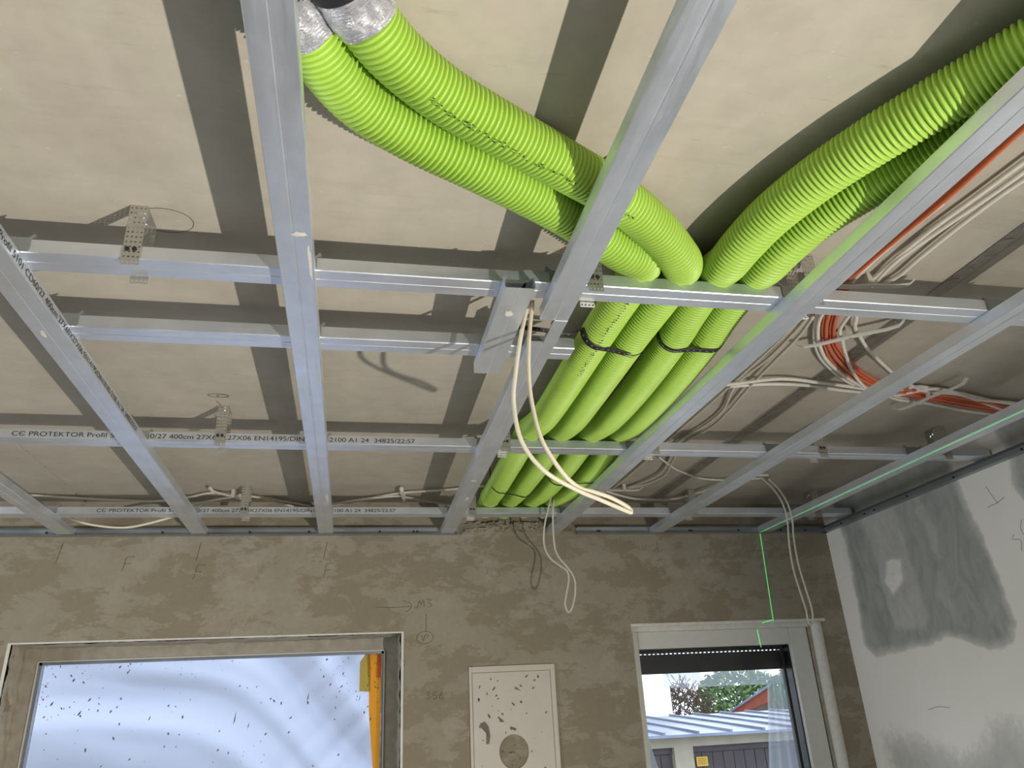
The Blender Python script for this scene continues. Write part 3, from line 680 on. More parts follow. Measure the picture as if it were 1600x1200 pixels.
# screw of the right strap
# ---------------------------------------------------------------- cables
CB = {
 'or1':[(1.241,-1.322,0.128),(1.235,-1.277,0.128),(1.235,-1.096,0.128),(1.227,-0.952,0.128),(1.216,-0.835,0.128),(1.213,-0.754,0.128),(1.277,-0.608,0.128),(1.322,-0.527,0.128),(1.367,-0.464,0.128),(1.453,-0.365,0.128),(1.58,-0.266,0.128),(1.72,-0.196,0.128),(1.862,-0.152,0.128),(2.044,-0.102,0.128),(2.279,-0.046,0.128),(2.464,0.027,0.128),(2.631,0.086,0.128)],
 'or2':[(1.24,-1.321,0.121),(1.233,-1.275,0.121),(1.237,-1.094,0.121),(1.229,-0.951,0.121),(1.225,-0.834,0.121),(1.224,-0.752,0.121),(1.278,-0.621,0.121),(1.323,-0.54,0.121),(1.368,-0.478,0.121),(1.45,-0.392,0.121),(1.579,-0.29,0.121),(1.716,-0.217,0.121),(1.849,-0.178,0.121),(2.025,-0.134,0.121),(2.255,-0.079,0.121),(2.434,-0.008,0.121),(2.587,0.045,0.121)],
 'or3':[(1.239,-0.748,0.128),(1.299,-0.61,0.128),(1.343,-0.529,0.128),(1.388,-0.47,0.128),(1.471,-0.387,0.128),(1.599,-0.286,0.128),(1.731,-0.212,0.128),(1.861,-0.178,0.128),(2.041,-0.134,0.128),(2.262,-0.079,0.128),(2.443,-0.009,0.128),(2.589,0.043,0.128)],
 'or4':[(1.242,-0.76,0.121),(1.299,-0.623,0.121),(1.344,-0.542,0.121),(1.385,-0.488,0.121),(1.467,-0.409,0.121),(1.588,-0.314,0.121),(1.717,-0.241,0.121),(1.848,-0.203,0.121),(2.023,-0.166,0.121),(2.24,-0.112,0.121),(2.413,-0.043,0.121),(2.551,0.009,0.121)],
 'wh1':[(1.232,-0.712,0.128),(1.259,-0.606,0.128),(1.3,-0.524,0.128),(1.346,-0.455,0.128),(1.42,-0.37,0.128),(1.538,-0.271,0.128),(1.66,-0.196,0.128),(1.764,-0.16,0.128),(1.914,-0.114,0.128),(2.134,-0.052,0.128),(2.327,-0.007,0.128),(2.527,0.093,0.128),(2.694,0.15,0.128)],
 'wh2':[(1.234,-0.726,0.12),(1.257,-0.62,0.12),(1.299,-0.539,0.12),(1.347,-0.471,0.12),(1.421,-0.387,0.12),(1.541,-0.289,0.12),(1.657,-0.219,0.12),(1.753,-0.188,0.12),(1.806,-0.146,0.12),(1.936,-0.113,0.12)],
 'wh3':[(1.247,-1.064,0.128),(1.238,-0.937,0.128),(1.24,-0.812,0.128),(1.246,-0.772,0.128)],
 'wh4':[(1.317,-1.246,0.128),(1.302,-1.105,0.128),(1.286,-0.954,0.128),(1.286,-0.804,0.128),(1.29,-0.771,0.128)],
 'wh5':[(1.334,-1.226,0.124),(1.322,-1.113,0.124),(1.3,-0.973,0.124),(1.287,-0.868,0.124),(1.297,-0.778,0.124)],
 'wh6':[(1.365,-1.197,0.128),(1.347,-1.111,0.128),(1.339,-1.002,0.128),(1.337,-0.888,0.128),(1.339,-0.81,0.128),(1.328,-0.775,0.128)],
 'wh7':[(1.308,-0.708,0.118),(1.325,-0.631,0.118),(1.345,-0.566,0.118),(1.384,-0.516,0.118),(1.439,-0.445,0.118),(1.539,-0.329,0.118),(1.654,-0.224,0.118),(1.735,-0.196,0.118)],
 'wh8':[(1.306,-0.701,0.122),(1.352,-0.627,0.122),(1.385,-0.573,0.122),(1.426,-0.531,0.122),(1.518,-0.445,0.122),(1.68,-0.32,0.122),(1.786,-0.25,0.122),(1.893,-0.199,0.122),(2.022,-0.184,0.122),(2.252,-0.088,0.122),(2.41,-0.028,0.122)],
 'wh9':[(1.15,-0.172,0.12),(1.226,-0.207,0.12),(1.354,-0.255,0.12),(1.489,-0.239,0.12),(1.635,-0.213,0.12),(1.774,-0.174,0.12),(1.813,-0.177,0.12),(1.874,-0.223,0.12),(1.946,-0.219,0.12),(2.114,-0.159,0.12),(2.27,-0.139,0.12),(2.448,-0.096,0.12)],
 'wh10':[(1.232,-0.175,0.126),(1.343,-0.203,0.126),(1.469,-0.204,0.126),(1.616,-0.177,0.126),(1.757,-0.169,0.126),(1.833,-0.225,0.126),(1.907,-0.212,0.126),(2.018,-0.19,0.126),(2.182,-0.14,0.126),(2.337,-0.107,0.126)],
 'wh11':[(1.234,-0.603,0.128),(1.244,-0.518,0.128),(1.254,-0.367,0.128),(1.246,-0.19,0.128),(1.3,0.01,0.128),(1.3,0.156,0.128),(1.275,0.319,0.128),(1.326,0.536,0.128),(1.351,0.701,0.128),(1.318,0.838,0.128),(1.267,0.935,0.128)],
 'wh12':[(1.242,-0.611,0.124),(1.263,-0.51,0.124),(1.275,-0.369,0.124),(1.291,-0.189,0.124),(1.317,-0.001,0.124),(1.325,0.162,0.124),(1.294,0.32,0.124),(1.34,0.539,0.124),(1.374,0.705,0.124),(1.345,0.833,0.124),(1.273,0.912,0.124)],
 'wh13':[(1.222,-0.588,0.13),(1.232,-0.408,0.13),(1.235,-0.17,0.13),(1.232,0.273,0.13),(1.236,0.611,0.13),(1.226,0.943,0.13)],
 'wh14':[(1.268,0.491,0.125),(1.411,0.646,0.125),(1.57,0.755,0.125),(1.722,0.768,0.125),(1.824,0.737,0.125)],
 'wh15':[(1.148,0.882,0.12),(1.269,0.988,0.12),(1.398,1.059,0.12),(1.55,1.056,0.12),(1.627,0.949,0.12),(1.682,0.809,0.12),(1.743,0.696,0.12),(1.819,0.675,0.12)],
 'lf1':[(-1.268,1.051,0.128),(-1.078,1.074,0.128),(-0.973,1.1,0.128),(-0.797,1.134,0.128),(-0.645,1.151,0.128),(-0.512,1.091,0.128),(-0.404,1.023,0.128),(-0.251,1.077,0.128),(-0.131,1.154,0.128),(-0.002,1.225,0.128),(0.16,1.139,0.128),(0.315,1.017,0.128),(0.521,0.954,0.128),(0.672,0.894,0.128)],
 'lf2':[(-0.769,1.22,0.122),(-0.648,1.229,0.122),(-0.514,1.177,0.122),(-0.376,1.086,0.122),(-0.272,1.046,0.122),(-0.18,1.132,0.122),(-0.055,1.224,0.122),(0.159,1.097,0.122),(0.316,1.034,0.122),(0.371,1.063,0.122),(0.546,1.164,0.122),(0.666,1.206,0.122)],
 'lf3':[(-0.987,1.172,0.08),(-0.912,1.064,0.03),(-0.82,1.033,0.0),(-0.703,1.023,-0.01),(-0.581,1.024,0.02),(-0.519,1.101,0.07)],
 'loopw':[(0.936,0.8,0.121),(0.928,0.88,0.042),(0.917,0.93,-0.026),(0.914,0.95,-0.101),(0.932,0.95,-0.154),(0.967,0.95,-0.185),(1.003,0.95,-0.212),(1.008,0.95,-0.245),(0.992,0.95,-0.308),(0.984,0.95,-0.345),(0.995,0.95,-0.375),(1.012,0.95,-0.358),(1.027,0.95,-0.314),(1.033,0.95,-0.271),(1.028,0.95,-0.232),(1.002,0.95,-0.193),(0.972,0.95,-0.154),(0.957,0.95,-0.101),(0.948,0.9,0.02),(0.949,0.82,0.128)],
 'loopr':[(1.833,0.753,0.13),(1.904,0.8,0.099),(1.967,0.85,0.051),(1.994,0.88,-0.018),(1.993,0.9,-0.12),(2.002,0.92,-0.225),(2.015,0.92,-0.333),(2.024,0.92,-0.399),(2.022,0.92,-0.432),(2.029,0.92,-0.456),(2.046,0.92,-0.433),(2.051,0.92,-0.386),(2.042,0.92,-0.307),(2.03,0.92,-0.199),(2.02,0.9,-0.092),(2.018,0.88,-0.018),(1.991,0.85,0.051),(1.928,0.8,0.102),(1.868,0.761,0.13)],
 'loop1':[(0.497,-0.7,0.07),(0.477,-0.7,-0.008),(0.46,-0.7,-0.098),(0.452,-0.7,-0.17),(0.464,-0.7,-0.251),(0.508,-0.69,-0.307),(0.579,-0.66,-0.336),(0.641,-0.63,-0.35),(0.698,-0.6,-0.362),(0.717,-0.59,-0.365),(0.712,-0.59,-0.354),(0.669,-0.61,-0.339),(0.622,-0.63,-0.331),(0.589,-0.65,-0.329),(0.552,-0.67,-0.306),(0.509,-0.69,-0.247),(0.494,-0.69,-0.178),(0.489,-0.69,-0.107),(0.495,-0.69,-0.017),(0.506,-0.7,0.071)],
}
cl = [('or1', 'orange', .0047, 'orange cable, outermost of the orange bundle'), ('or2', 'orange', .0047, 'orange cable, second of the bundle from the outside of the bend'),
      ('or3', 'orange', .0047, 'orange cable, third of the bundle, on the inside'), ('or4', 'orange', .0047, 'orange cable, innermost of the orange bundle'),
      ('wh1', 'white_cable', .0053, 'white cable hugging the outside of the orange bundle'), ('wh2', 'white_cable', .0053, 'white cable between its white neighbour and the orange bundle'),
      ('wh3', 'white_cable', .0053, 'beige cable nearest the duct side profile in front of the first bracket'), ('wh4', 'white_cable', .0053, 'long beige cable running to the upper right edge, left of three'),
      ('wh5', 'white_cable', .0053, 'long beige cable running to the upper right edge, middle of three'), ('wh6', 'white_cable', .0053, 'long beige cable running to the upper right edge, rightmost of three'),
      ('wh7', 'white_cable', .005, 'white cable bending in front of the long bracket, right of the orange ones'), ('wh8', 'white_cable', .005, 'white cable leaving the long bracket farthest to the right'),
      ('wh9', 'white_cable', .0053, 'white cable crossing the slab towards the right wall, upper one'), ('wh10', 'white_cable', .0053, 'white cable crossing the slab towards the right wall, lower one'),
      ('wh11', 'grey_cable', .005, 'grey cable snaking along the slab right of the ducts, inner strand'), ('wh12', 'grey_cable', .005, 'grey cable snaking along the slab right of the ducts, outer strand'),
      ('wh13', 'grey_cable', .005, 'grey cable running straight beside the profile right of the ducts'), ('wh14', 'white_cable', .0036, 'thin white cable from the third row to the right window loop'),
      ('wh15', 'white_cable', .0053, 'white cable sagging above the right window'), ('lf1', 'grey_cable', .0048, 'beige cable along the slab edge above the left window, front strand'),
      ('lf2', 'grey_cable', .0048, 'beige cable along the slab edge above the left window, rear strand'), ('lf3', 'cream', .0042, 'pale cable end sagging under the rearmost row at far left'),
      ('loopw', 'grey_cable', .0036, 'thin cable loop hanging before the wall below the ducts'), ('loopr', 'grey_cable', .0040, 'thin cable loop hanging over the corner of the right window'),
      ('loop1', 'cream', .0046, 'thick cream cable loop hanging from between the offcut and the middle profile')]
for key, mt, rad, lb in cl:
    pts = CB[key]
    P = catmull(pts, .012)
    v, f = sweep(P, rad, 12); off = P[0]
    o = mesh_obj('cable', [p-off for p in v], f, M[mt], None, True, label=lb, cat='cable', group='loose electrical cables'); o.location = off
# plastic brackets holding the cables
def bracket(a, b, z, label, wd=.014, hook=.012):
    a = Vector((*a, z)); b = Vector((*b, z)); u = (b-a).normalized(); s = Vector((-u.y, u.x, 0)); L = (b-a).length
    o = empty('cable_bracket', tuple((a+b)/2), 0, label=label, cat='bracket', group='plastic cable brackets on the slab'); c = (a+b)/2
    prof = [(-L/2-.016, .012), (-L/2, 0), (-L/2+.03, -.003), (0, -.001), (L/2-.03, -.003), (L/2, 0), (L/2+.016, .012)]
    V = []; F = []
    for x, zz in prof:
        for sy, dz in ((-1, 0), (1, 0), (1, .004), (-1, .004)): V.append(u*x+s*(sy*wd/2)+Vector((0, 0, zz+dz)))
    for i in range(len(prof)-1):
        for k in range(4): k2 = (k+1) % 4; F.append((i*4+k, i*4+k2, i*4+4+k2, i*4+4+k))
    n = len(prof)*4; F += [(0, 1, 2, 3), (n-1, n-2, n-3, n-4)]
    mesh_obj('bracket_arm', V, F, M['clip'], o)
    m = MB(); q = [u*dx+s*dy+Vector((0, 0, dz)) for dx in (-.007, .007) for dy in (-wd/2, wd/2) for dz in (.004, H-z-.0005)]
    m.add(q, [(0, 1, 3, 2), (4, 6, 7, 5), (0, 4, 5, 1), (2, 3, 7, 6), (0, 2, 6, 4), (1, 5, 7, 3)]); m.build('bracket_foot', M['clip'], o)
    v, f = sweep([Vector((0, 0, -.0012)), Vector((0, 0, -.003)), Vector((0, 0, -.0035))], [.0035, .0035, .0015], 8); mesh_obj('screw', v, f, M['bolt'], o)
bracket((1.190, -.776), (1.366, -.800), .108, 'white plastic cable bracket in front of the front row, holding the beige cables')
bracket((1.289, -.484), (1.473, -.621), .105, 'long white plastic cable bracket across the orange cable bend')
bracket((1.871, -.084), (1.930, -.301), .105, 'white plastic cable bracket right of the second last profile')
bracket((1.198, .895), (1.334, .892), .112, 'short white plastic bracket at the slab right of the duct ends')
bracket((.331, .94), (.356, 1.12), .112, 'small grey bracket on the slab between the broad and middle profiles')
bracket((-.397, .945), (-.262, 1.09), .110, 'slanted white bracket left of the rearmost hanger')

# ---------------------------------------------------------------- left window
x0, x1, z0, z1 = W1; FY = 1.36
wn = empty('window_1', ((x0+x1)/2, FY, z0), 0, label='large left window covered outside with milky plastic film', kind='structure')
def wbox(name, a, b, c, d, e, f, mat, par, bevel=0, **k):
    L = par.matrix_world.translation if False else par.location
    return MB().box(a-L.x, b-L.x, c-L.y, d-L.y, e-L.z, f-L.z).build(name, mat, par, bevel, **k)
gx0, gx1, gz1, gz0 = -1.040, .288, -.462, z0+.06
wbox('window_frame', x0, gx0, FY, FY+.07, z0, z1, M['reveal'], wn, .002, label='plaster smeared frame bar'); wbox('window_frame', gx1, x1, FY, FY+.07, z0, z1, M['reveal'], wn, .002, label='plaster smeared frame bar')
wbox('window_frame', gx0, gx1, FY, FY+.07, gz1, z1, M['reveal'], wn, .002, label='plaster smeared frame bar'); wbox('window_frame', gx0, gx1, FY, FY+.07, z0, gz0, M['pvc'], wn, .002)
for a, b, e, f in ((gx0, gx0+.010, gz0, gz1), (gx1-.010, gx1, gz0, gz1), (gx0, gx1, gz1-.010, gz1), (gx0, gx1, gz0, gz0+.010)):
    wbox('glazing_bead', a, b, FY+.008, FY+.03, e, f, M['alu'], wn)
for a, b, e, f in ((gx0-.004, gx0, gz0, gz1), (gx1, gx1+.004, gz0, gz1), (gx0, gx1, gz1, gz1+.004)):
    wbox('white_edge', a, b, FY-.004, FY, e, f, M['pvc'], wn)
wbox('pane', gx0, gx1, FY+.03, FY+.034, gz0, gz1, M['glass'], wn)
# corner beads round the openings
for nm, a, b, c, d, e, f in (('corner_bead', x0-.012, x0, WY-.003, WY+.012, z0, z1+.006), ('corner_bead', x1-.001, x1+.009, WY-.003, WY+.012, z0, z1+.006), ('corner_bead', x0, x1, WY-.003, WY+.012, z1-.001, z1+.006)):
    wbox(nm, a, b, c, d, e, f, M['bead'], wn, .0015)
# rough plaster lining of the reveal
def rough_quad(name, o_, du, dv, nu, nv, amp, nrm, mat, par, seed=0):
    o_, du, dv, nrm = Vector(o_), Vector(du), Vector(dv), Vector(nrm); V = []; F = []; L = Vector(par.location)
    for j in range(nv+1):
        for i in range(nu+1):
            p = o_+du*(i/nu)+dv*(j/nv); V.append(p+nrm*(amp*(.5+mnoise.noise(p*26+Vector((seed, 0, 0)))+.4*mnoise.noise(p*80)))-L)
    for j in range(nv):
        for i in range(nu): a = j*(nu+1)+i; F.append((a, a+1, a+nu+2, a+nu+1))
    return mesh_obj(name, V, F, mat, par, True)
rough_quad('reveal_lining', (x0, WY, z1), (x1-x0, 0, 0), (0, FY-WY, 0), 160, 14, .006, (0, 0, -1), M['reveal'], wn, 1)
rough_quad('reveal_lining', (x0, WY, z0), (0, 0, z1-z0), (0, FY-WY, 0), 130, 14, .008, (1, 0, 0), M['reveal'], wn, 2)
rough_quad('reveal_lining', (x1, WY, z0), (0, 0, z1-z0), (0, FY-WY, 0), 130, 14, .008, (-1, 0, 0), M['reveal'], wn, 3)
# splashes of plaster on the glass
def splashes(n, xr, zr_, y, par, seed, big=1, L0=None, name='plaster_splash', dens=None):
    r = random.Random(seed); m = MB(); L = Vector(par.location)
    for i in range(n):
        x = r.uniform(*xr); z = r.uniform(*zr_)
        if dens == 'corner' and r.random() < .5:
            x = (xr[0]+r.random()**2*.35) if r.random() < .5 else (xr[1]-r.random()**2*.35); z = zr_[1]-r.random()**1.6*.2
        sz = r.choice([.0012, .0018, .0022, .003, .0045])*big; el = r.uniform(1, 2.6); a = r.uniform(.7, 2.3); k = 7; V = []
        for q in range(k):
            t = 2*PI*q/k; rr = sz*r.uniform(.6, 1.2); dx, dz = rr*el*math.cos(t), rr*math.sin(t)
            V.append((x+dx*math.cos(a)-dz*math.sin(a)-L.x, y-L.y, z+dx*math.sin(a)+dz*math.cos(a)-L.z))
        V2 = [(p[0], p[1]-.0012, p[2]) for p in V]
        m.add(V+V2, [tuple(range(k, 2*k))]+[(q, k+q, k+(q+1) % k, (q+1) % k) for q in range(k)])
    return m.build(name, M['splash'], par, kind='stuff')
splashes(230, (gx0+.02, gx1-.02), (-.95, gz1-.01), FY+.0295, wn, 21, .75, dens='corner')
for x, z, hgt, wd in ((-.30, -.72, .05, .006), (-.245, -.735, .022, .005), (-.62, -.69, .02, .006), (-.88, -.66, .02, .01), (-.02, -.645, .035, .006), (.19, -.655, .03, .004), (-.04+.15, -.60, .012, .01)):
    L = wn.location; V = [(x-L.x, FY+.0295-L.y, z-L.z), (x+wd-L.x, FY+.0295-L.y, z+hgt*.3-L.z), (x+wd*1.3-L.x, FY+.0295-L.y, z+hgt-L.z), (x+wd*.4-L.x, FY+.0295-L.y, z+hgt*.5-L.z)]
    mesh_obj('plaster_streak', V+[(a, b-.0012, c) for a, b, c in V], [(4, 5, 6, 7), (0, 4, 7, 3), (0, 1, 5, 4), (1, 2, 6, 5), (2, 3, 7, 6)], M['splash'], wn)
# plastic film hung outside the left window
def film(name, xa, xb, za, zb, y, amp, mat, nx=150, nz=130, fold=1.0, **k):
    V = []; F = []
    for j in range(nz+1):
        for i in range(nx+1):
            x = xa+(xb-xa)*i/nx; z = za+(zb-za)*j/nz
            q = z+.35*x+.10*math.sin(x*3.1)+mnoise.noise(Vector((x*1.3, z*1.3, 3)))*.16
            d = mnoise.noise(Vector((x*.55, q*5.2, 5)))*1.0+mnoise.noise(Vector((x*1.4, q*11, 9)))*.28+mnoise.noise(Vector((x*7, z*7, 2)))*.06
            t2 = z-.9*x+mnoise.noise(Vector((x*1.1, z*1.1, 8)))*.2; w8 = max(0, min(1, (x+.25)*2.2))
            d += w8*(mnoise.noise(Vector((x*.4, t2*8, 4)))*.2+mnoise.noise(Vector((x*.5, t2*21, 6)))*.05); s = 0
            V.append((x, y+amp*(d+fold*.35*s), z))
    for j in range(nz):
        for i in range(nx): a = j*(nx+1)+i; F.append((a, a+1, a+nx+2, a+nx+1))
    return mesh_obj(name, V, F, mat, None, True, **k)
film('plastic_film', x0-.05, .262, z0-.05, -.40, 1.60, .085, M['film'], label='milky wrinkled plastic sheet hung outside the left window', cat='plastic sheet')
tp_ = empty('adhesive_tape', (.26, 1.405, -.46), 0, label='yellow adhesive tape down the right edge of the left window', cat='tape')
def tq(name, P, y, mat, par):
    L = par.location; V = [(a-L.x, y-L.y, b-L.z) for a, b in P]; V += [(a, b-.001, c) for a, b, c in V]; n = len(P)
    return mesh_obj(name, V, [tuple(range(n)), tuple(range(2*n-1, n-1, -1))]+[(i, n+i, n+(i+1) % n, (i+1) % n) for i in range(n)], mat, par)
tq('tape_strip', [(.215, -.44), (.30, -.44), (.30, -1.6), (.25, -1.6), (.252, -.9), (.232, -.7), (.230, -.60)], 1.405, M['tape'], tp_)
tq('tape_flap', [(.19, -.50), (.232, -.44), (.236, -.62), (.19, -.616)], 1.403, M['tape_pale'], tp_)
tq('tape_fold', [(.262, -.47), (.290, -.46), (.290, -.565), (.256, -.565)], 1.402, M['tape'], tp_)

# ---------------------------------------------------------------- right window
x0, x1, z0, z1 = W2
w2 = empty('window_2', ((x0+x1)/2, 1.24, z0), 0, label='tall narrow right window with white frame and lowered shutter edge', kind='structure')
fy = 1.232
wx0, wx1, wz1 = 1.350, 2.200, -.431
gx0, gx1, gz1, gz0 = 1.380, 2.108, -.503, z0+.1
wbox('window_frame', wx0, gx0, fy, fy+.07, z0, wz1, M['pvc'], w2, .003); wbox('window_frame', gx1, wx1, fy, fy+.07, z0, wz1, M['pvc'], w2, .003)
wbox('window_frame', gx0, gx1, fy, fy+.07, gz1, wz1, M['pvc'], w2, .003); wbox('window_frame', gx0, gx1, fy, fy+.07, z0, gz0, M['pvc'], w2, .003)
wbox('pane', gx0, gx1, fy+.045, fy+.049, gz0, gz1, M['glass'], w2)
wbox('seal', gx1-.006, gx1, fy+.02, fy+.066, gz0, gz1, M['dark_seal'], w2); wbox('seal', gx0, gx1, fy+.03, fy+.066, gz1-.003, gz1, M['dark_seal'], w2)
wbox('lintel_strip', x0, x1-.05, fy-.005, fy+.07, wz1, z1-.001, M['bead'], w2, .002)
wbox('corner_bead', x0-.002, x1+.03, WY-.006, WY+.01, z1-.006, z1+.008, M['bead'], w2, .003)
wbox('reveal_filler', x0, wx0, WY+.001, fy+.07, z0, wz1, M['reveal'], w2)
wbox('reveal_filler', wx1+.006, x1, WY+.02, fy+.07, z0, z1, M['reveal'], w2)
# rounded plaster edge at the right of the opening
P = [Vector((2.245, WY+.018, z0)), Vector((2.245, WY+.018, -1.0)), Vector((2.247, WY+.018, -.6)), Vector((2.25, WY+.018, z1-.004))]
v, f = sweep(catmull(P, .03), .026, 16); L = w2.location; mesh_obj('rounded_edge', [p-L for p in v], f, M['bead'], w2, True)
# roller shutter lowered a little, slot row letting light through
sh = empty('roller_shutter', (1.74, 1.325, -.55), 0, label='black roller shutter slats at the top of the right window', cat='shutter')
wbox('shutter_slat', 1.36, 2.10, 1.322, 1.332, -.603, -.5215, M['dark_seal'], sh, .003); 
m = MB(); L = sh.location; k = 0; x = 1.365
while x < 2.095:
    m.box(x-L.x, x+.0075-L.x, 1.322-L.y, 1.332-L.y, -.5215-L.z, -.5175-L.z); x += .0205
m.build('slot_web', M['dark_seal'], sh, kind='stuff')
wbox('shutter_slat', 1.36, 2.10, 1.322, 1.332, -.5175, -.47, M['dark_seal'], sh, .001)
wbox('shutter_rail', 2.100, 2.128, 1.318, 1.34, -2.2, -.49, M['dark_seal'], sh, .002)
wbox('shutter_rail', 2.135, 2.160, 1.322, 1.345, -2.2, -.615, M['pvc'], sh, .002, label='pale guide rail')
# clear film outside
cf = empty('plastic_film', (1.8, 1.37, -.6), 0, label='clear plastic sheet with pleats hanging outside the right window', cat='plastic sheet')
def pleat(name, P, mat, par, y=1.37, amp=.02, nz=30, nx=24, freq=34):
    # P: top-left, top-right, bottom-right, bottom-left in x,z
    L = par.location; V = []; F = []
    for j in range(nz+1):
        t = j/nz
        for i in range(nx+1):
            s = i/nx; xx = (P[0][0]*(1-s)+P[1][0]*s)*(1-t)+(P[3][0]*(1-s)+P[2][0]*s)*t; zz = (P[0][1]*(1-s)+P[1][1]*s)*(1-t)+(P[3][1]*(1-s)+P[2][1]*s)*t
            V.append((xx-L.x, y+amp*math.sin(s*freq)*(.4+.6*t)+amp*.6*mnoise.noise(Vector((s*6, t*3, 1)))-L.y, zz-L.z))
    for j in range(nz):
        for i in range(nx): a = j*(nx+1)+i; F.append((a, a+1, a+nx+2, a+nx+1))
    return mesh_obj(name, V, F, mat, par, True)
pleat('pleated_sheet', [(2.035, -.66), (2.14, -.60), (2.20, -2.0), (1.80, -2.0)], M['clear_film'], cf, 1.37, .02, freq=22)
pleat('top_sheet', [(1.53, -.585), (2.13, -.585), (2.13, -.665), (1.53, -.662)], M['clear_film'], cf, 1.375, .004, freq=9)
pleat('top_flap', [(1.53, -.585), (1.71, -.585), (1.71, -.645), (1.56, -.625)], M['clear_film'], cf, 1.368, .002)
pleat('loose_corner', [(1.425, -.85), (1.43, -.845), (1.60, -1.5), (1.40, -1.5)], M['clear_film'], cf, 1.38, .01)
ct = empty('adhesive_tape', (2.13, 1.372, -.6), 0, label='yellow tape along the plastic sheet of the right window', cat='tape')
tq('tape_strip', [(2.105, -.595), (2.145, -.595), (2.150, -.66), (2.125, -.64)], 1.362, M['tape'], ct)
tq('tape_strip', [(2.127, -.64), (2.136, -.64), (2.136, -1.9), (2.118, -1.9)], 1.362, M['tape_pale'], ct)

# ---------------------------------------------------------------- cover panel between the windows
px0, px1, pz0, pz1 = .626, .988, -1.35, -.549
pn = empty('cover_panel', ((px0+px1)/2, WY, pz0), 0, label='white steel cover panel with a round hole, splashed with plaster, between the windows', cat='panel')
fwid = .020
for a, b, e, f in ((px0, px0+.012, pz0, pz1), (px1-.020, px1, pz0, pz1), (px0+.012, px1-.020, pz1-.024, pz1), (px0+.012, px1-.020, pz0, pz0+.02)):
    wbox('frame_bar', a, b, WY-.008, WY-.0005, e, f, M['panel'], pn, .0015)
cx, cz, cr = .800, -.872, .060
a0, a1, e0, e1 = px0+.0135, px1-.0215, pz0+.0215, pz1-.0255
N = 48; V = []; F = []; L = pn.location
for k in range(N):
    t = 2*PI*k/N; dx, dz = math.cos(t), math.sin(t)
    s = min((a1-cx)/dx if dx > 1e-6 else 9, (a0-cx)/dx if dx < -1e-6 else 9, (e1-cz)/dz if dz > 1e-6 else 9, (e0-cz)/dz if dz < -1e-6 else 9)
    V.append((cx+dx*s-L.x, -.006, cz+dz*s-L.z)); V.append((cx+dx*cr-L.x, -.006, cz+dz*cr*1.05-L.z)); V.append((cx+dx*cr-L.x, .03, cz+dz*cr*1.05-L.z))
V += [(x-L.x, -.006, z-L.z) for x, z in ((a1, e1), (a0, e1), (a0, e0), (a1, e0))]
for k in range(N):
    k2 = (k+1) % N; F.append((3*k, 3*k+1, 3*k2+1, 3*k2)); F.append((3*k+1, 3*k+2, 3*k2+2, 3*k2+1))
def side(v): return 0 if abs(v[0]+L.x-a1) < 1e-5 else 1 if abs(v[2]+L.z-e1) < 1e-5 else 2 if abs(v[0]+L.x-a0) < 1e-5 else 3
for k in range(N):
    k2 = (k+1) % N; s1, s2 = side(V[3*k]), side(V[3*k2])
    if s1 != s2:
        c = 3*N+{(0, 1): 0, (1, 2): 1, (2, 3): 2, (3, 0): 3}.get((s1, s2), 0); F.append((3*k, 3*k2, c))
mesh_obj('cover_plate', V, F, M['panel'], pn)
V = []; F = []
for j in range(11):
    for k in range(32):
        r_ = cr*j/10; t = 2*PI*k/32; x = cx+r_*math.cos(t); z = cz+r_*1.05*math.sin(t)
        V.append((x-L.x, .012-.010*max(0, 1-r_/cr*1.1)+mnoise.noise(Vector((x*60, z*60, 2)))*.012, z-L.z))
for j in range(10):
    for k in range(32): k2 = (k+1) % 32; F.append((j*32+k, j*32+k2, (j+1)*32+k2, (j+1)*32+k))
mesh_obj('crumbled_fill', V, F, M['crater'], pn, label='rough crumbled plaster inside the round hole')
splashes(52, (a0+.02, a1-.02), (-1.0, e1-.01), WY-.0062, pn, 5, 1.2)
for P in ([(.665, -.765), (.685, -.757), (.700, -.775), (.706, -.81), (.700, -.84), (.690, -.83), (.690, -.80), (.672, -.78)], [(.742, -.742), (.756, -.752), (.765, -.762), (.748, -.762)], [(.795, -.782), (.812, -.788), (.810, -.797), (.800, -.793)], [(.812, -.63), (.826, -.638), (.838, -.65), (.824, -.643)], [(.800, -.69), (.812, -.70), (.810, -.705), (.799, -.696)]):
    V = [(x-L.x, -.0062, z-L.z) for x, z in P]; n = len(P); V += [(a, b-.002, c) for a, b, c in V]
    mesh_obj('plaster_splash', V, [tuple(range(n, 2*n))]+[(i, n+i, n+(i+1) % n, (i+1) % n) for i in range(n)], M['splash'], pn)

# ---------------------------------------------------------------- laser level line, its projected light built as glowing strips
lz = empty('laser_glow_strip', (2.04, WY, 0), 0, label='thin glowing strip standing for green laser light down the window wall and along the last profile', cat='laser line')
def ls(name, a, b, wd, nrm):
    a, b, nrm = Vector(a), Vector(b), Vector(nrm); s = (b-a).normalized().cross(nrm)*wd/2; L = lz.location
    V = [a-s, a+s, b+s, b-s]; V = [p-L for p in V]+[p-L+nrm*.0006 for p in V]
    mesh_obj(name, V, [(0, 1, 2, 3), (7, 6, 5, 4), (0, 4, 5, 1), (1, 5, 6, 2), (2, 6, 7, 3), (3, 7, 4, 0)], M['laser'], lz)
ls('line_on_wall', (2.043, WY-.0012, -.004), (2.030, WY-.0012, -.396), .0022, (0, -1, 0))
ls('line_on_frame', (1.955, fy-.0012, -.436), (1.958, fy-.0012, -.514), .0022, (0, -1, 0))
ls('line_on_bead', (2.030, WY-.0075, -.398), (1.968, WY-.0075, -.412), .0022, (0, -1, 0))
ls('line_on_profile', (2.0396+.0086*1.3+.008, -1.3, -.0008), (2.0396-.0086*1.2+.008, 1.2, -.0008), .0009, (0, 0, -1))

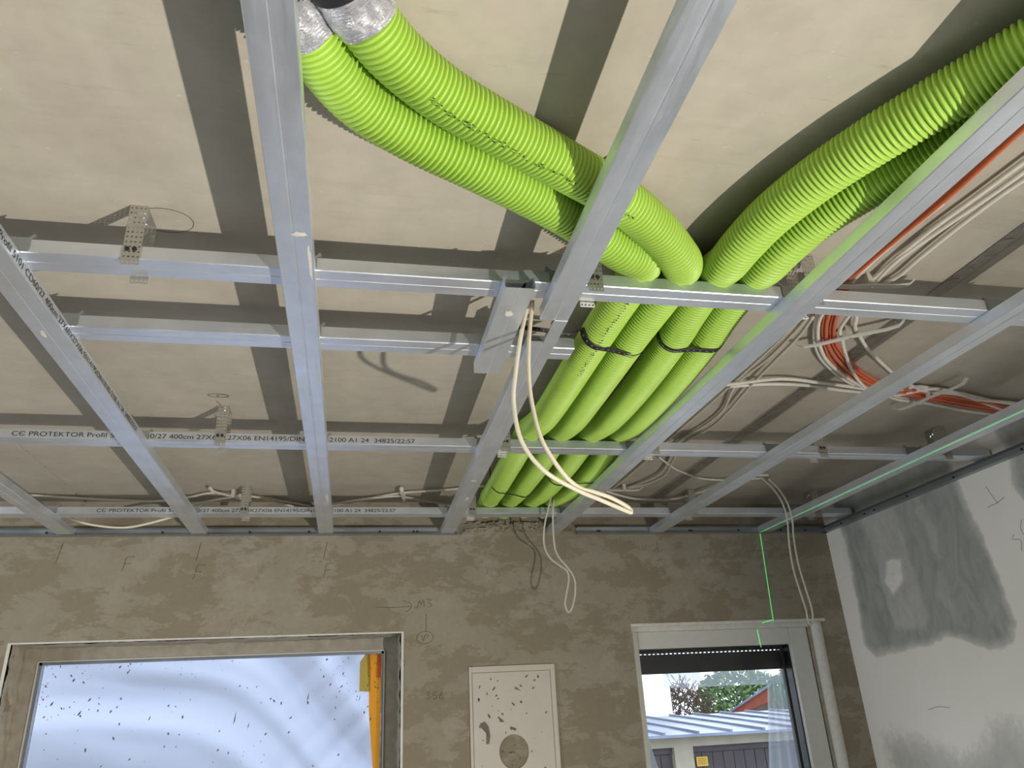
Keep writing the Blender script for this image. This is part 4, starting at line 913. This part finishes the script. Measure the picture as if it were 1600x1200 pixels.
# ---------------------------------------------------------------- outside
box('ground', -30, 60, WY+.35, 60, -3.2, -3.0, M['ground'], label='yard ground outside the windows', kind='structure')
nb = empty('neighbour_building', (3, 14, -3), 0, label='bright white rendered house at the left of the right window view', cat='building')
MB().box(-5, 3.72, 0, 6, 0, 9).build('wall', M['render'], nb)
MB().box(-5.2, 3.95, -.2, 6.2, 9, 9.3).build('roof_edge', M['roof'], nb)
gr = empty('garage', (6, 9, -3), 0, label='low row of garages with grey metal roof behind the right window', cat='garage'); gz = 3
rf = MB(); 
V = [(-3.2, -.25, 1.935), (4.5, -.25, 1.895), (4.5, 3.2, 2.14), (-3.2, 3.2, 2.14), (-3.2, -.25, 1.90), (4.5, -.25, 1.86), (4.5, 3.2, 2.10), (-3.2, 3.2, 2.10)]
mesh_obj('metal_roof', V, [(0, 1, 2, 3), (7, 6, 5, 4), (0, 4, 5, 1), (1, 5, 6, 2), (2, 6, 7, 3), (3, 7, 4, 0)], M['roof'], gr)
for i in range(16):
    x = -3.1+i*.5; z0_ = 1.935-.04*(x+3.2)/7.7
    V = [(x, -.25, z0_), (x+.03, -.25, z0_), (x+.03, 3.2, 2.14), (x, 3.2, 2.14)]; V += [(a, b, c+.035) for a, b, c in V]
    mesh_obj('roof_seam', V, [(4, 5, 6, 7), (0, 1, 5, 4), (1, 2, 6, 5), (2, 3, 7, 6), (3, 0, 4, 7)], M['roof'], gr)
MB().box(-3.2, 4.5, -.02, .3, 1.76, 1.90).build('lintel_beam', M['old_render'], gr)
MB().box(-1.38, -1.10, -.02, .3, 0, 1.76).build('pillar', M['old_render'], gr)
MB().box(1.5, 1.78, -.02, .3, 0, 1.76).build('pillar', M['old_render'], gr)
MB().box(-3.2, 4.5, .5, 3.2, 0, 1.9).build('back_wall', M['old_render'], gr)
for xa, xb in ((-3.1, -1.38), (-1.10, 1.5), (1.78, 4.4)):
    d = MB().box(xa, xb, .10, .14, 0, 1.76).build('garage_door', M['door'], gr)
    MB().box(xa, xb, .06, .10, 1.68, 1.76).build('door_frame', M['door'], d)
    n = int((xb-xa)/.16)
    for q in range(n): 
        p = MB().box(xa+q*(xb-xa)/n+.006, xa+(q+1)*(xb-xa)/n-.006, .085, .10, .02, 1.67).build('door_board', M['door'], d)
sg = empty('warning_sign', (5.05, 9.06, -1.44), 0, label='small yellow sign on the brown garage door', cat='sign')
MB().box(-.085, .085, 0, .012, -.06, .06).build('sign_plate', M['sign'], sg)
for i in range(4): MB().box(-.06, .06, -.001, 0, .032-i*.022, .038-i*.022).build('sign_lettering', M['ink'], sg)
shd = empty('brick_shed', (9.4, 16, -3), -.5, label='red brick shed gable with sloping roof behind the bushes', cat='shed')
V = [(-.7, 0, 1.95), (.95, 0, 2.72), (.95, 0, 2.55), (-.62, 0, 1.80)]; V += [(a, 1.5, c) for a, b, c in V]
FB = [(0, 1, 2, 3), (7, 6, 5, 4), (0, 4, 5, 1), (1, 5, 6, 2), (2, 6, 7, 3), (3, 7, 4, 0)]
V = [(-.42, 0, 2.10), (.55, 0, 2.62), (.55, 0, 2.30), (-.32, 0, 2.02)]; V += [(a, 1.5, c) for a, b, c in V]
mesh_obj('brick_gable', V, FB, M['brick'], shd)
V = [(-.50, -.1, 2.10), (.65, -.1, 2.71), (.65, -.1, 2.65), (-.50, -.1, 2.05)]; V += [(a, .5, c) for a, b, c in V]
mesh_obj('roof_slab', V, FB, M['roof'], shd)
MB().box(.05, .60, .02, 1.5, 0, 2.32).build('shed_wall', M['timber'], shd)
def bush(name, cx, cy, rx, ry, zt, n, mat, size, seed, label, cat, twig=False):
    r = random.Random(seed); o = empty(name, (cx, cy, -3), 0, label=label, cat=cat, group='plants behind the garages'); m = MB()
    for i in range(n):
        a = r.uniform(0, 2*PI); u = r.random()**.4; h = r.random()
        p = Vector((rx*u*math.cos(a)*(1.1-h*.5), ry*u*math.sin(a), (zt+3)*(h**.8)*(1-.12*u*u+.05*r.random())))
        if twig:
            d = Vector((r.uniform(-1, 1), r.uniform(-.5, .5), r.uniform(.2, 1.2)))*.28; m.add(*sweep([p, p+d*.5+Vector((r.uniform(-.04, .04), 0, 0)), p+d], .012, 4))
        else:
            d1 = Vector((r.uniform(-1, 1), r.uniform(-1, 1), r.uniform(-1, 1))).normalized()*size; d2 = d1.cross(Vector((r.uniform(-1, 1), r.uniform(-1, 1), r.uniform(-1, 1)))).normalized()*size*.6
            m.add([p-d1, p+d2, p+d1, p-d2], [(0, 1, 2, 3)])
    m.build('foliage' if not twig else 'twig_tangle', mat, o, kind='stuff')
    for q in range(3):
        v, f = sweep([Vector((0, 0, 0)), Vector((.1*q-.1, .05, 1)), Vector((.35*q-.35, .1, 2.1))], [.06, .045, .02], 7); mesh_obj('stem', v, f, M['timber'], o, True)
bush('leafy_bush', 11.3, 20, 1.9, .9, .22, 5200, M['leaf'], .085, 1, 'green leafy bush in the right window view, behind the garage roof', 'bush')
bush('bare_bush', 8.5, 17.4, .95, .6, -.22, 900, M['twig'], .02, 2, 'brown bare twiggy bush beside the white house', 'bush', True)
bush('leafy_bush', 13.6, 20.6, 1.4, .9, .2, 3000, M['leaf'], .09, 3, 'green bush farther right, seen through the plastic sheet', 'bush')
